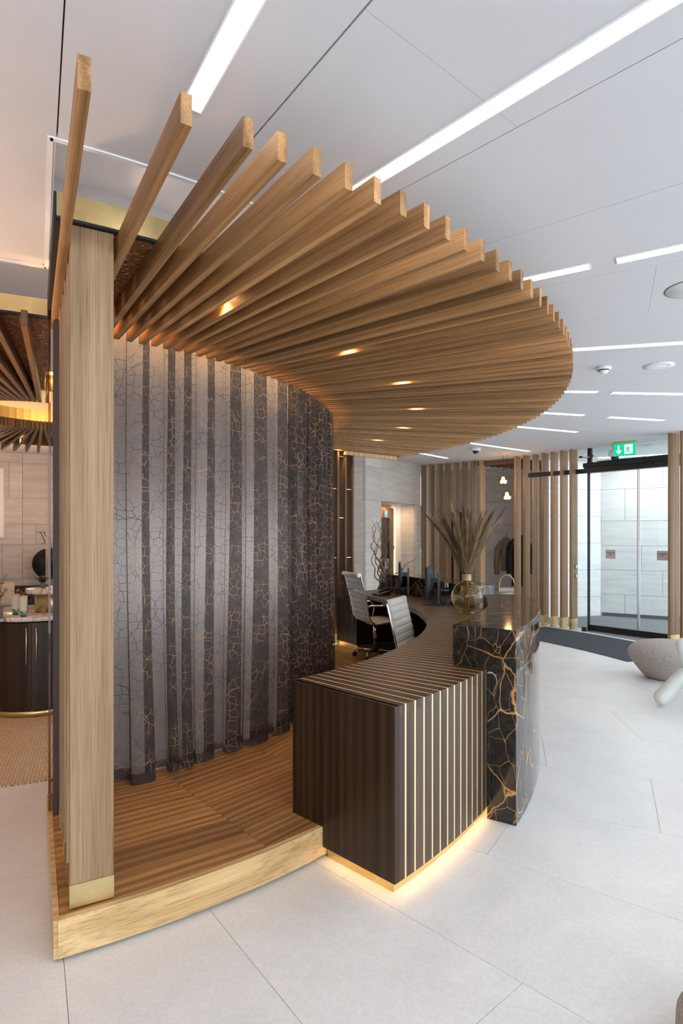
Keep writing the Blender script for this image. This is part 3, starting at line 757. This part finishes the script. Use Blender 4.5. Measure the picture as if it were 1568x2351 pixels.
# coats, stand, pendants
cs = thing('coat_stand', 'pale metal coat stand with a crossbar in the cloakroom', 'coat stand', (3.74, 12.55, 0))
cm = MB().tube([(0,0,0),(0,0,2.0)], .018, 8); cm.obj('pole', M['linen'], cs)
MB().tube([(-.13,.06,1.83),(.13,-.06,1.83)], .011, 6).obj('crossbar', M['linen'], cs)
for a in (0, 90, 180, 270): MB().tube([(0,0,.25),(L(.25,a).x, L(.25,a).y, .015)], .012, 6).obj('foot', M['linen'], cs)
def coat(name, label, loc, mat, h0, h1, w0, w1, d, sleeve=True):
    t = thing(name, label, 'coat', loc, R(-25))
    prof = []
    mb = MB(); n = 20; rows = 12; vs = []; fs = []
    for j in range(rows + 1):
        q = j / rows; z = h1 + (h0 - h1) * q
        ww = .06 + (w0 - .06) * min(1, q / .12) ** .6 if q < .12 else w0 + (w1 - w0) * (q - .12) / .88
        for k in range(n):
            th = 2 * math.pi * k / n
            f = 1 + .07 * math.sin(5 * th + 1) * q
            vs.append((ww * f * math.cos(th), d * f * math.sin(th) * (.5 + .5 * min(1, q / .2)), z))
    for j in range(rows):
        for k in range(n): fs.append((j*n+k, j*n+(k+1)%n, (j+1)*n+(k+1)%n, (j+1)*n+k))
    mb.add(vs, fs, True); mb.obj('body', M[mat], t)
    for sx in (-1, 1):
        MB().tube([(sx*w0*.75, 0, h1-.09), (sx*(w0+.06), -.02, h1-.26), (sx*(w0+.085), -.05, h1-.55), (sx*(w0+.07), -.09, h1-.80)], [.06,.075,.065,.05], 10).obj('sleeve', M[mat], t)
    MB().tube([(0,0,h1-.02),(0,0,h1+.03),(.03,0,h1+.07),(0,0,h1+.10)], .006, 6).obj('hanger_hook', M['black'], t)
    MB().tube([(-w0*.8,0,h1-.10),(0,0,h1-.01),(w0*.8,0,h1-.10)], .014, 6).obj('hanger', M['black'], t)
coat('coat', 'tan coat with a dark belt hanging left on the coat stand', (3.50, 12.62, 0), 'coat_tan', .90, 1.62, .10, .12, .08)
coat('coat', 'long black coat hanging right on the coat stand', (3.72, 12.36, 0), 'coat_black', .60, 1.66, .14, .18, .09)
sc = thing('bentwood_chair', 'pale chair with an arched metal back behind the far counter', 'chair', (3.40, 12.2, 0))
MB().tube([(-.16,0,0),(-.16,0,.62),(-.13,0,.76),(-.05,0,.84),(.05,0,.84),(.13,0,.76),(.16,0,.62),(.16,0,0)], .012, 6).obj('back_frame', M['brass'], sc)
MB().lathe([(0,.42),(.20,.42),(.21,.45),(.20,.48),(0,.49)], 24, (0,.18,0)).obj('seat', M['cream'], sc)
for x in (-.14,.14): MB().tube([(x,.34,0),(x,.32,.43)], .012, 6).obj('leg', M['brass'], sc)
MB().box(-.155,.155,-.01,.01,.5,.58).obj('back_pad', M['cream'], sc)
for i, (u, v, Y) in enumerate([(1155,1103,11.2), (1164,1139,11.0), (1196,1098,12.0)][:2]):
    X = (u - 784) / 1361.04 * Y; Z = H - (v - 1227.6) / 1361.04 * Y
    t = thing('pendant_lamp', ['upper glass globe pendant lamp glowing in the cloakroom opening', 'lower glass globe pendant lamp glowing above the hanging coats'][i], 'lamp', (X, Y, Z), 0)
    MB().lathe([(.085*math.sin(math.pi*k/12)+1e-5, -.085*math.cos(math.pi*k/12)) for k in range(13)], 20).obj('globe', M['amber'], t)
    MB().lathe([(.0,-.03),(.03,-.025),(.036,.0),(.03,.045),(.02,.06)], 14, (0,0,.01)).obj('bulb', M['globe'], t)
    for q, (dx, dz) in enumerate(((-.03,-.03),(.032,-.028))):
        MB().lathe([(.035*math.sin(math.pi*k/8)+1e-5, -.035*math.cos(math.pi*k/8)) for k in range(9)], 12, (dx,-.02,dz)).obj('inner_globe', M['globe'], t)
    MB().tube([(0,0,.08),(0,0,ZC-Z)], .003, 6).obj('cord', M['black'], t)
    lamp('pendant_light', 'POINT', (X, Y - .12, Z), 2.5, (1,.62,.28), size=.05)

# ------------------------------------------------------------------ entrance: mat, door, exit sign
mt = tag(MB().sector(6.98, 8.22, 16.0, 36.2, .0005, .008, 1.5).obj('entrance_mat', M['mat'], None, ORIGIN), 'charcoal entrance mat in front of the glass door', 'mat')
d0, d1 = Vector((4.30, 10.33, 0)), Vector((5.20, 9.21, 0)); dd = (d1 - d0); dl = dd.length; dang = math.atan2(dd.y, dd.x)
dd.normalize()
door = struct(place(None, 'door_1', None, d0, dang))
half = dl * .595
for i, (x0, x1) in enumerate(((.02, half), (half + .012, dl + .35))):
    MB().box(x0, x1, -.006, .006, .11, 2.74).obj('pane', M['glass'], door)
    MB().box(x0, x1, -.022, .022, .01, .11).obj('bottom_rail', M['black'], door)
    MB().box(x1 - .012 if i == 0 else x0, x1 if i == 0 else x0 + .012, -.012, .012, .11, 2.74).obj('edge_strip', M['steel'], door)
MB().box(-.05, dl + .4, -.06, .08, 2.74, 2.84).obj('header', M['black'], door)
MB().box(-.05, dl + .4, -.09, .08, 2.84, 2.91).obj('header_cover', M['blackmat'], door)
MB().box(half - .12, half + .12, -.13, -.09, 2.83, 2.90).obj('motion_sensor', M['blackmat'], door)
MB().box(0, .02, -.03, .03, 0, 2.74).obj('jamb', M['blackmat'], door)
MB().box(0, .06, -.03, .03, 2.91, ZC).obj('transom_post', M['blackmat'], door)
MB().box(-.30, dl + .4, .5, .56, 2.95, 3.0).obj('transom_rail', M['blackmat'], door)
MB().box(.06, dl + .4, -.005, .005, 2.91, ZC).obj('transom_pane', M['glass'], door)
MB().box(-.02, dl + .4, -.04, -.02, .001, .009).obj('threshold', M['steel'], door)
def text_mesh(body, size):
    c = bpy.data.curves.new('lettering', 'FONT'); c.body = body; c.size = size; c.align_x = 'CENTER'; c.align_y = 'CENTER'; c.extrude = .0004; c.space_line = .9
    o = bpy.data.objects.new('lettering', c); col.objects.link(o)
    bpy.context.view_layer.update()
    me = bpy.data.meshes.new_from_object(o.evaluated_get(bpy.context.evaluated_depsgraph_get())); bpy.data.objects.remove(o)
    me.materials.clear(); me.materials.append(M['ink']); return me
tx = text_mesh('Automatic\ndoor', .034)
for x, lab in ((.40, 'left satin plate reading Automatic door on the glass door'), (dl - .20, 'right satin plate reading Automatic door on the glass door')):
    pl = tag(MB().box(-.085, .085, -.003, 0, -.075, .075).obj('door_sign', M['sticker'], None, d0 + dd * x + Vector((dd.y, -dd.x, 0)) * .008 + Vector((0,0,1.34)), dang), lab, 'sign')
    o = place(tx, 'lettering', pl, (0, -.0035, .012)); o.rotation_euler = (R(90), 0, 0)
# side glass between last post and the door
sg = struct(MB().hexa([P(8.36,33.0,.0), d0 + Vector((-.02,-.02,0)), d0 + Vector((-.02,-.012,0)), P(8.37,33.05,.0)], [P(8.36,33.0,2.72), d0 + Vector((-.02,-.02,2.72)), d0 + Vector((-.02,-.012,2.72)), P(8.37,33.05,2.72)]).obj('window_16', M['glass']))
struct(MB().box(-1.1, -.02, -.02, .03, 2.74, 2.82).obj('trim_5', M['black'], None, d0, dang + R(8)))
struct(MB().box(-.03, .03, -.03, .03, 0, ZC).obj('trim_6', M['blackmat'], None, P(8.75, 35.75), R(35)))
fit = tag(MB().box(-.03, .03, -.03, .03, 0, .07).obj('floor_clamp', M['blackmat'], None, d0 + Vector((-.10, -.07, 0)), dang), 'small black glass clamp on the floor at the foot of the side glass', 'clamp')
# spider fitting
sf = thing('glass_fitting', 'steel spider fitting on the transom glass beside the dome camera', 'fitting', d0 + Vector((-.06, -.08, 3.0)), dang)
for x in (-.10, .10): MB().tube([(0,0,0),(x,-.02,.02)], .012, 6).obj('arm', M['steel'], sf); MB().lathe([(.0,-.02),(.03,-.015),(.03,.015),(0,.02)], 12, (x,-.02,.02)).obj('disc', M['black'], sf)
vl = thing('ceiling_light', 'linear light in the vestibule ceiling seen over the door header', 'light', (5.55, 11.3, ZC), R(-25)); MB().box(-.6, .6, -.035, .035, -.01, 0).obj('diffuser', M['led'], vl)
lamp('vestibule_lamp', 'AREA', (5.6, 11.1, ZC - .03), 16, (.95,.98,1), (0,0,0), .8)
# exit sign
ex = thing('exit_sign', 'green emergency exit sign with arrow and running figure hanging from the ceiling', 'sign', (4.535, 9.5, ZC - .235), R(-41))
MB().box(-.165, .165, -.012, .012, .0, .20).obj('panel', M['exit'], ex); MB().box(-.17, .17, -.02, .02, .20, .235).obj('housing', M['brass'], ex)
pr_ = lambda poly, y=-.0135: prism_y(poly, y, y + .0013)
ar = pr_([(-.095,.165),(-.075,.165),(-.075,.07),(-.052,.095),(-.04,.082),(-.085,.03),(-.13,.082),(-.118,.095),(-.095,.07)]); ar.obj('arrow', M['exitw'], ex)
MB().box(.0, .125, -.0135, -.0122, .03, .175).obj('doorway', M['exitw'], ex)
man = pr_([(.035,.155),(.05,.155),(.05,.14),(.035,.14)], -.015); man.add(*[(q.v, q.f) for q in [pr_([(.03,.13),(.075,.135),(.10,.10),(.09,.093),(.07,.115),(.062,.085),(.085,.06),(.075,.035),(.062,.035),(.068,.055),(.04,.08),(.012,.05),(.003,.058),(.035,.098),(.042,.12),(.02,.105),(.012,.112)], -.015)]][0])
man.obj('running_figure', M['exit'], ex)

# ------------------------------------------------------------------ seats at the right
pf = thing('pebble_pouf', 'taupe boucle pebble shaped pouf in front of the entrance mat', 'pouf', (3.80, 6.92, 0))
prof = [(.0,0),(.20,.0),(.235,.012),(.29,.07),(.345,.14),(.395,.21),(.42,.265),(.423,.305),(.405,.345),(.365,.382),(.30,.41),(.21,.428),(.10,.437),(0,.44)]
MB().lathe(prof, 40, sx=1.0, sy=.9).obj('cushion', M['taupe'], pf)
ch = thing('sculptural_chair', 'pale rounded sculptural chair with thick tubular limbs at the right edge', 'chair', (3.40, 5.75, 0))
def capsule(p0, p1, r, n=14):
    p0, p1 = Vector(p0), Vector(p1); d = (p1 - p0).normalized(); pts = []; rr = []
    for k in range(5): t = math.pi/2*(1 - k/4); pts.append(p0 - d * r * math.sin(t) ); rr.append(max(.002, r * math.cos(t)))
    for k in range(5): t = math.pi/2*k/4; pts.append(p1 + d * r * math.sin(t)); rr.append(max(.002, r * math.cos(t)))
    return MB().tube(pts, rr, n)
capsule((-.27,.04,.085), (.05,.02,.42), .075).obj('leg', M['shell'], ch)
capsule((-.10,-.02,.60), (.04,.0,.22), .068).obj('back_limb', M['shell'], ch)
capsule((.0,-.22,.08), (.05,-.05,.40), .075).obj('leg', M['shell'], ch)
capsule((.40,.1,.085), (.1,.05,.42), .075).obj('leg', M['shell'], ch)
MB().lathe([(0,.36),(.2,.36),(.26,.40),(.26,.44),(.2,.48),(0,.49)], 28, (.16,.05,0)).obj('seat', M['shell'], ch)
lp = thing('beige_stool', 'beige upholstered stool barely showing in the bottom right corner', 'stool', (1.302, 1.80, 0))
lp.scale = (1, 1, .66)
MB().lathe([(0,0),(.18,0),(.23,.03),(.252,.10),(.25,.2),(.22,.26),(.12,.29),(0,.30)], 36).obj('cushion', M['taupe'], lp)

# ------------------------------------------------------------------ office chairs
def chair(label, loc, ang, high):
    t = thing('office_chair', label, 'office chair', loc, ang)
    if high: prof = [(.25,.452),(.15,.462),(.0,.455),(-.11,.45),(-.17,.475),(-.205,.53),(-.225,.62),(-.25,.74),(-.285,.88),(-.315,.99),(-.325,1.03)]
    else: prof = [(.25,.452),(.15,.462),(.0,.455),(-.11,.45),(-.17,.475),(-.205,.53),(-.225,.62),(-.25,.72),(-.28,.84),(-.295,.90)]
    pts = [Vector((p[0], 0, p[1])) for p in prof]
    dense = []
    for i in range(len(pts) - 1):                    # catmull rom
        p0 = pts[max(i-1,0)]; p1 = pts[i]; p2 = pts[i+1]; p3 = pts[min(i+2,len(pts)-1)]
        for k in range(22):
            u = k / 22; dense.append(.5 * ((2*p1) + (p2-p0)*u + (2*p0-5*p1+4*p2-p3)*u*u + (-p0+3*p1-3*p2+p3)*u**3))
    dense.append(pts[-1])
    acc = [0]
    for i in range(len(dense)-1): acc.append(acc[-1] + (dense[i+1]-dense[i]).length)
    def pad(name, s0, s1, mat, wid=.235, th=.017):
        idx = [i for i in range(len(dense)) if s0 <= acc[i] <= s1]
        ny = 6; front = []; back = []
        for i in idx:
            d = (dense[min(i+1,len(dense)-1)] - dense[max(i-1,0)]).normalized(); nn = Vector((d.z, 0, -d.x))
            rib = abs(math.sin(math.pi * acc[i] / .064)) ** .28
            front.append([dense[i] + nn * (th * .35 + th * .65 * rib) + Vector((0, -wid + 2*wid*k/ny, 0)) for k in range(ny+1)])
            back.append([dense[i] - nn * (th * .35 + th * .65 * rib) + Vector((0, -wid + 2*wid*k/ny, 0)) for k in range(ny+1)])
        mb = MB(); vs = [v for r_ in front for v in r_] + [v for r_ in back for v in r_]; w = ny + 1; m = len(idx); o = m * w; fs = []
        for j in range(m-1):
            for k in range(ny):
                fs.append((j*w+k, j*w+k+1, (j+1)*w+k+1, (j+1)*w+k)); fs.append((o+j*w+k+1, o+j*w+k, o+(j+1)*w+k, o+(j+1)*w+k+1))
            fs.append((j*w, (j+1)*w, o+(j+1)*w, o+j*w)); fs.append((j*w+ny, o+j*w+ny, o+(j+1)*w+ny, (j+1)*w+ny))
        for k in range(ny):
            fs.append((k+1, k, o+k, o+k+1)); fs.append(((m-1)*w+k, (m-1)*w+k+1, o+(m-1)*w+k+1, o+(m-1)*w+k))
        mb.add(vs, fs, True); return mb.obj(name, M[mat], t)
    sb = .46
    pad('seat', 0, sb, 'cream')
    if high: pad('backrest', sb + .003, .80, 'cream'); pad('headrest', .815, acc[-1], 'cream')
    else: pad('backrest', sb + .003, acc[-1], 'cream')
    top = dense[-1]
    MB().tube([(top.x - .012, -.24, top.z), (top.x - .012, .24, top.z)], .026, 12).obj('top_roll', M['cream'], t)
    for sy in (-1, 1):
        MB().tube([v + Vector((0, sy * .248, 0)) for v in dense[::5]] + [dense[-1] + Vector((0, sy * .248, 0))], .009, 8).obj('side_rail', M['chrome'], t)
        MB().tube([(top.x - .012, sy * .241, top.z), (top.x - .012, sy * .252, top.z)], .027, 12).obj('end_cap', M['chrome'], t)
        if high: MB().tube([(-.235, sy*.262, .66), (-.20, sy*.275, .675), (.02, sy*.275, .665), (.07, sy*.272, .64), (.09, sy*.268, .59), (.06, sy*.262, .46)], .010, 8).obj('armrest', M['chrome'], t)
    MB().tube([(-.02,0,.43), (-.02,0,.24)], .027, 12).obj('column', M['chrome'], t); MB().tube([(-.02,0,.24), (-.02,0,.07)], .018, 12).obj('stem', M['black'], t)
    MB().box(-.10, .08, -.09, .09, .415, .435).obj('tilt_plate', M['black'], t)
    for k in range(4):
        a = 45 + 90 * k; q = L(.27, a)
        lg = MB().tube([(-.02,0,.10), (-.02+q.x*.9, q.y*.9, .10), (-.02+q.x, q.y, .085), (-.02+q.x, q.y, .05)], .011, 8).obj('base_leg', M['chrome'], t)
        MB().tube([(-.02+q.x-.012, q.y-.012, .027), (-.02+q.x+.012, q.y+.012, .027)], .0265, 12).obj('caster', M['black'], lg)
    return t
ang1 = math.atan2(.36, .93)
chair('grey ribbed leather swivel chair with high back beside the dark pedestal', (.18 + .27*.93, 7.16 + .27*.36, ZP), ang1, True)
chair('pale ribbed leather swivel chair partly hidden behind the striped desk', (.535 + .26*.905, 5.43 - .26*.425, ZP), math.atan2(-.425, .905), False)

# ------------------------------------------------------------------ things on the desk
def monitor(label, base, ang, tilt=0):
    t = thing('monitor', label, 'monitor', base, ang, 'monitors on the reception desk')   # screen faces local -x
    MB().box(-.09, .13, -.12, .12, 0, .012).obj('base', M['black'], t)
    MB().box(.06, .085, -.03, .03, .012, .36).obj('stand', M['steel'] if False else plain('blue grey metal', (.05,.075,.10), .3), t)
    MB().box(-.0, .065, -.028, .028, .25, .30).obj('neck', M['black'], t)
    p = MB().box(-.05, -.028, -.27, .27, .09, .43); p.hexa([(-.028,-.17,.14),(-.005,-.12,.17),(-.005,.12,.17),(-.028,.17,.14)], [(-.028,-.17,.38),(-.005,-.12,.34),(-.005,.12,.34),(-.028,.17,.38)])
    p.obj('panel', M['blackmat'], t); MB().box(-.0515, -.05, -.262, .262, .098, .422).obj('screen', plain('dark screen', (.01,.012,.016), .12), t)
monitor('monitor beside the glass vase, its blue lit rear turned to the camera', (1.03, 6.72, ZT), R(-15))
monitor('monitor left of the first, seen edge on before the twisted branches', (.80, 7.75, ZT), R(-6.5))
tl = thing('desk_phone', 'black desk phone with a cord on the far part of the desk', 'phone', (.52, 7.75, ZT), R(30))
MB().hexa([(-.09,-.09,0),(.09,-.09,0),(.09,.09,0),(-.09,.09,0)], [(-.09,-.08,.02),(.09,-.08,.06),(.09,.08,.06),(-.09,.08,.02)]).obj('body', M['black'], tl)
MB().tube([(-.07,-.06,.05),(.0,-.06,.07),(.08,-.06,.085)], .018, 8).obj('handset', M['black'], tl)
# vase with pampas
VS = 1.39
va = thing('glass_vase', 'round smoked amber glass vase on the striped desk behind the near marble counter', 'vase', (1.262, 5.97, ZT)); va.scale = (VS, VS, VS)
Vv = va.location.copy()
pr = [(.0,.0),(.048,.0),(.052,.006),(.046,.012)] + [(.114*math.sin(t), .122 - .114*math.cos(t)) for t in [.42 + (math.pi - .42 - .27) * k / 20 for k in range(21)]] + [(.029,.245),(.029,.29)]
MB().lathe(pr, 40).obj('bowl', M['amber'], va)
MB().lathe([(.0305,.238),(.0312,.24),(.0312,.283),(.0305,.285)], 32).obj('neck_band', plain('straw band', (.46,.36,.18), .6), va)
MB().lathe([(.029,.286),(.032,.286),(.032,.297),(.027,.297),(.027,.286)], 32).obj('rim', M['black'], va)
rp = random.Random(5)
def strand(mb, p, d, ln, w, side):
    q = p + d * ln; q.z -= .18 * ln * abs(d.x + d.y) * .3
    mb.add([p - side * w, p + side * w, q], [(0,1,2)])
for i in range(46):
    az = rp.uniform(0, 360); sp = math.sqrt(rp.random()) * .68
    if i < 12: az = [170,10,150,25,195,-12,165,5,90,270,180,0][i] + rp.uniform(-12,12); sp = [.62,.62,.5,.5,.55,.55,.38,.38,.12,.12,.25,.22][i]
    hgt = (.56 - .16 * sp + rp.uniform(-.05, .05)); 
    out = L(1, az)
    p0 = Vector((out.x * .012 * sp, out.y * .012 * sp, .03 + rp.uniform(0,.02)))
    pts = []
    for k in range(9):
        q = k / 8; z = p0.z + (.29 + hgt * .82 - p0.z) * q
        rr_ = .016 * sp * min(1, z / .29) + max(0, z - .29) * sp * (.72 + .85 * max(0, z - .29))
        pts.append(Vector((out.x * rr_ - out.x * .02 * (1 - q) * (1 if z < .29 else 0), out.y * rr_, z)))
    st_ = tag(MB().tube(pts, [.0022]*8 + [.001], 5, False).obj('pampas_stem', M['plume'], None, Vv), 'dried pampas stem with a feathery plume in the amber glass vase', 'dried grass', 'pampas stems in the glass vase')
    st_.scale = (VS, VS, VS)
    mb = MB(); n = 380
    for k in range(n):
        q = .30 + .70 * (k / n); f = q * 8; a = int(min(7, f)); u = f - a
        p = pts[a] * (1 - u) + pts[a+1] * u; d = (pts[a+1] - pts[a]).normalized()
        rd = Vector((rp.gauss(0,1), rp.gauss(0,1), rp.gauss(0,1))).normalized()
        dr = (d * 1.0 + rd * (.62 * (1.15 - q * .8))).normalized()
        strand(mb, p, dr, rp.uniform(.06, .16) * (1.25 - .55 * q), .0011, rd.cross(d).normalized())
    mb.obj('plume', M['plume'], st_)
# twisted branches in a black pot on the floor beyond the desk
pt = thing('black_pot', 'tall black pot holding twisted branches behind the desk end', 'pot', (.69, 9.45, 0))
MB().lathe([(0,0),(.14,0),(.18,.3),(.19,.6),(.15,.8),(.10,.88),(.09,.92),(.075,.92),(.08,.86),(0,.80)], 28).obj('body', M['black'], pt)
rb_ = random.Random(11)
for i in range(11):
    p = Vector((rb_.uniform(-.03,.03), rb_.uniform(-.03,.03), .86)); d = Vector((rb_.uniform(-.5,.45), rb_.uniform(-.3,.3), 1)).normalized(); pts = [p.copy()]
    if i == 0: d = Vector((-.75,0,.8)).normalized()
    if i == 1: d = Vector((.8,0,.7)).normalized()
    ph = rb_.uniform(0, 6)
    nseg = 26 if i > 1 else 18
    for k in range(nseg):
        w = Vector((math.sin(k * .9 + ph), math.cos(k * 1.1 + ph * 2) * .6, .25 * math.sin(k * .7)))
        pts.append(pts[-1] + (d + w * .62).normalized() * .046); d = (d + Vector((rb_.gauss(0,.12), rb_.gauss(0,.1), .06))).normalized()
    tag(MB().tube(pts, [.012 - .0095 * k / nseg for k in range(nseg + 1)], 6).obj('twisted_branch', M['twig'], None, pt.location), 'curly willow branch standing in the black pot', 'branch', 'curly branches in the black pot')

# ------------------------------------------------------------------ the lounge seen at the left
rg = tag(MB().sector(.45, 2.08, -180, 180, .0005, .012, 4).obj('round_rug', M['rug'], None, ORIGIN), 'woven beige rug around the round cabinet at left', 'rug')
rg2 = MB().lathe([(0,-.01),(2.0,-.01),(2.0,.0)], 48).obj('base_floor', M['tile'], fl)
cab = thing('round_cabinet', 'round dark oak cabinet with brass base at the left edge', 'cabinet', ORIGIN)
MB().lathe([(.505,.012),(.505,.075)], 64, smooth=True).obj('plinth', M['brass'], cab)
MB().lathe([(.50,.075),(.50,.885)], 64).obj('carcass', M['black'], cab)
for k in range(9):
    a0 = -113.2 + 40 * k + .2; a1 = a0 + 39.6
    dr = MB().sector(.50, .522, a0 - (a0+a1)/2, a1 - (a0+a1)/2, .078, .87, 3).obj('door', M['wenge'], cab, (0,0,0), R((a0+a1)/2))
    for s_ in (1, -1):
        if (k % 2 == 0) == (s_ > 0):
            hd = (a1 - a0)/2 - 4.2
            MB().tube([L(.535, s_*hd, .50), L(.535, s_*hd, .83)], .006, 8).obj('handle', M['brass'], dr)
MB().lathe([(0,.886),(.55,.886),(.556,.892),(.556,.918),(.55,.925),(0,.925)], 72).obj('marble_top', M['wmarble'], cab)
ti = thing('raised_tray', 'small raised marble shelf on a brass drum on the round cabinet', 'shelf', (-2.79, 5.80, .9251))
MB().lathe([(.19,0),(.19,.185)], 48).obj('brass_drum', M['brass'], ti); MB().lathe([(0,.186),(.265,.186),(.27,.192),(.27,.224),(.265,.23),(0,.23)], 48).obj('shelf', M['wmarble'], ti)
def upx(u, v, z): Y = 1361.04 * (H - z) / (v - 1227.64); return Vector(((u - 784) / 1361.04 * Y, Y, z))
for (u, v, lab) in ((36, 1411, 'rear paper cup stack with green print on the marble top'), (53.5, 1416, 'front paper cup stack with green print on the marble top')):
    p = upx(u, v, .926); cst = thing('cup_stack', lab, 'cups', p)
    MB().lathe([(0,0),(.026,0),(.029,.03),(.033,.10),(.0345,.175),(.0355,.18)], 24).obj('cups', M['cup'], cst); MB().lathe([(.0355,.18),(.0365,.184),(.0365,.19),(.0,.19)], 24).obj('top_cup_rim', M['linen'], cst)
def leafy(name, label, cat, loc, pot, h, n, spread, mat, lsz, seed):
    t = thing(name, label, cat, loc); r_ = random.Random(seed)
    MB().lathe([(0,0),(pot*.9,0),(pot,.02),(pot,pot*2.0),(pot*.9,pot*2.0),(pot*.85,pot*1.8),(0,pot*1.8)], 24).obj('pot', M['pot'], t)
    sm_ = MB(); lf = MB()
    for i in range(n):
        a = r_.uniform(0, 360); q = r_.uniform(.2, 1) * spread; o_ = L(1, a); hh = h * r_.uniform(.55, 1)
        pts = [Vector((o_.x*q*k*k/25, o_.y*q*k*k/25, pot*1.8 + hh*k/5)) for k in range(6)]
        sm_.tube(pts, .002, 4)
        for k in range(10):
            f = .2 + .8 * k / 10; a_ = int(min(4, f*5)); p = pts[a_] + (pts[a_+1]-pts[a_]) * (f*5 - a_)
            for sd in (-1, 1):
                dv = Vector((r_.gauss(0,1), r_.gauss(0,1), r_.uniform(-.1,.5))).normalized(); sv = dv.cross(Vector((0,0,1))).normalized() * lsz * .32
                lf.add([p, p + dv*lsz*.5 + sv, p + dv*lsz, p + dv*lsz*.5 - sv], [(0,1,2,3)])
    sm_.obj('stems', M['twig'], t); o = lf.obj('leaves', M[mat], t); o['kind'] = 'stuff'
    return t
leafy('potted_eucalyptus', 'green eucalyptus in a grey pot at the left edge of the cabinet top', 'plant', upx(-6, 1419, .926), .045, .33, 16, .13, 'leaf', .035, 2)
leafy('small_plant', 'small grey leaved plant on the raised marble shelf', 'plant', Vector((-2.935, 5.83, 1.156)), .022, .07, 9, .07, 'leaf_grey', .05, 4)
leafy('copper_leaves', 'copper toned dried leaves behind the paper cups', 'decoration', upx(60, 1396, .926), .02, .15, 14, .18, 'copper', .05, 9)
bxw = tag(MB().box(-.06, .06, -.035, .035, 0, .025).obj('white_box', M['trimw'], None, (-2.74, 5.66, 1.1556), R(8)), 'small white box on the raised marble shelf', 'box')
MB().box(-.055, .055, -.03, .03, .025, .03).obj('lid', M['trimw'], bxw)
bench = thing('banquette', 'dark navy banquette along the far lounge wall', 'bench', P(5.05, 119))
bench.rotation_euler = (0, 0, R(119))
MB().box(-.45, .02, -2.0, 2.0, .08, .44).obj('seat', M['navy'], bench); MB().box(.02, .20, -2.0, 2.0, .08, .78).obj('backrest', M['navy'], bench)
for y in (-1.8, 1.8): MB().box(-.42, .15, y - .03, y + .03, 0, .08).obj('foot', M['black'], bench)
cus = thing('cushion', 'beige cushion leaning on the banquette at the left edge', 'cushion', upx(2, 1352, .45) + Vector((.0,.0,.0)), R(29))
cus.location = Vector((-5.70, 9.90, .445))
cu_m = MB(); n_ = 10; vsc = []; 
for j in range(n_ + 1):
    for k in range(n_ + 1):
        x, y = -1 + 2*k/n_, -1 + 2*j/n_; th = .075 * max(0, (1 - x**4) * (1 - y**4)) ** .5; vsc.append((x*.21, -th + y*.06, .21 + y*.21))
for j in range(n_ + 1):
    for k in range(n_ + 1):
        x, y = -1 + 2*k/n_, -1 + 2*j/n_; th = .075 * max(0, (1 - x**4) * (1 - y**4)) ** .5; vsc.append((x*.21, th + y*.06, .21 + y*.21))
w_ = n_ + 1; o_ = w_ * w_
cu_m.add(vsc, [f for j in range(n_) for k in range(n_) for f in ((j*w_+k, j*w_+k+1, (j+1)*w_+k+1, (j+1)*w_+k), (o_+j*w_+k+1, o_+j*w_+k, o_+(j+1)*w_+k, o_+(j+1)*w_+k+1))], True)
cu_m.obj('cover', M['linen'], cus)
Yd = 10.95
mi = thing('round_mirror', 'round black mirror disc on the lounge wall beside the post', 'mirror', ((113 - 784) / 1361.04 * Yd, Yd, H - (1294 - 1227.6) / 1361.04 * Yd), R(27))
o = MB().lathe([(0,-.01),(.275,-.01),(.28,-.006),(.28,.014),(.272,.02),(0,.02)], 48).obj('disc', M['black'], mi); o.rotation_euler = (R(90), 0, 0)
o = MB().lathe([(.268,.02),(.284,.02),(.284,-.012),(.280,-.012)], 48).obj('rim', M['blackmat'], mi); o.rotation_euler = (R(90), 0, 0)
Yp = 10.4
pb = thing('wall_board', 'pale framed board on the lounge wall at the left edge', 'picture', (-6.56, Yp, H - (1233 - 1227.6) / 1361.04 * 10.7), R(38.5))
MB().box(-.55, .55, -.015, .015, 0, 1.24).obj('panel', M['trimw'], pb); MB().box(-.565, .565, .0, .02, -.015, 1.255).obj('frame', M['steel'], pb)
# palm whose leaf tips reach past the post
pm_ = thing('potted_palm', 'dark potted palm behind the near post with only leaf tips showing', 'plant', (-4.10, 9.0, 0))
MB().lathe([(0,0),(.16,0),(.19,.35),(.17,.36),(0,.33)], 24).obj('pot', M['pot'], pm_)
for k in range(12):
    a = 360 * k / 12; o_ = L(1, a); lf = MB(); pts = [Vector((o_.x*.42*q, o_.y*.42*q, .34 + 1.62*q - .25*q**3)) for q in [i/6 for i in range(7)]]
    lf.tube(pts, .006, 5)
    for q in range(2, 7):
        for sd in (-1, 1):
            p = pts[q]; sv = Vector((-o_.y, o_.x, 0)) * sd; tip = p + sv * .20 + o_ * .08 + Vector((0,0,-.02)); b = o_ * .012
            lf.add([p - b, p + b, tip], [(0,1,2)])
    lf.obj('frond', M['leaf'], pm_)
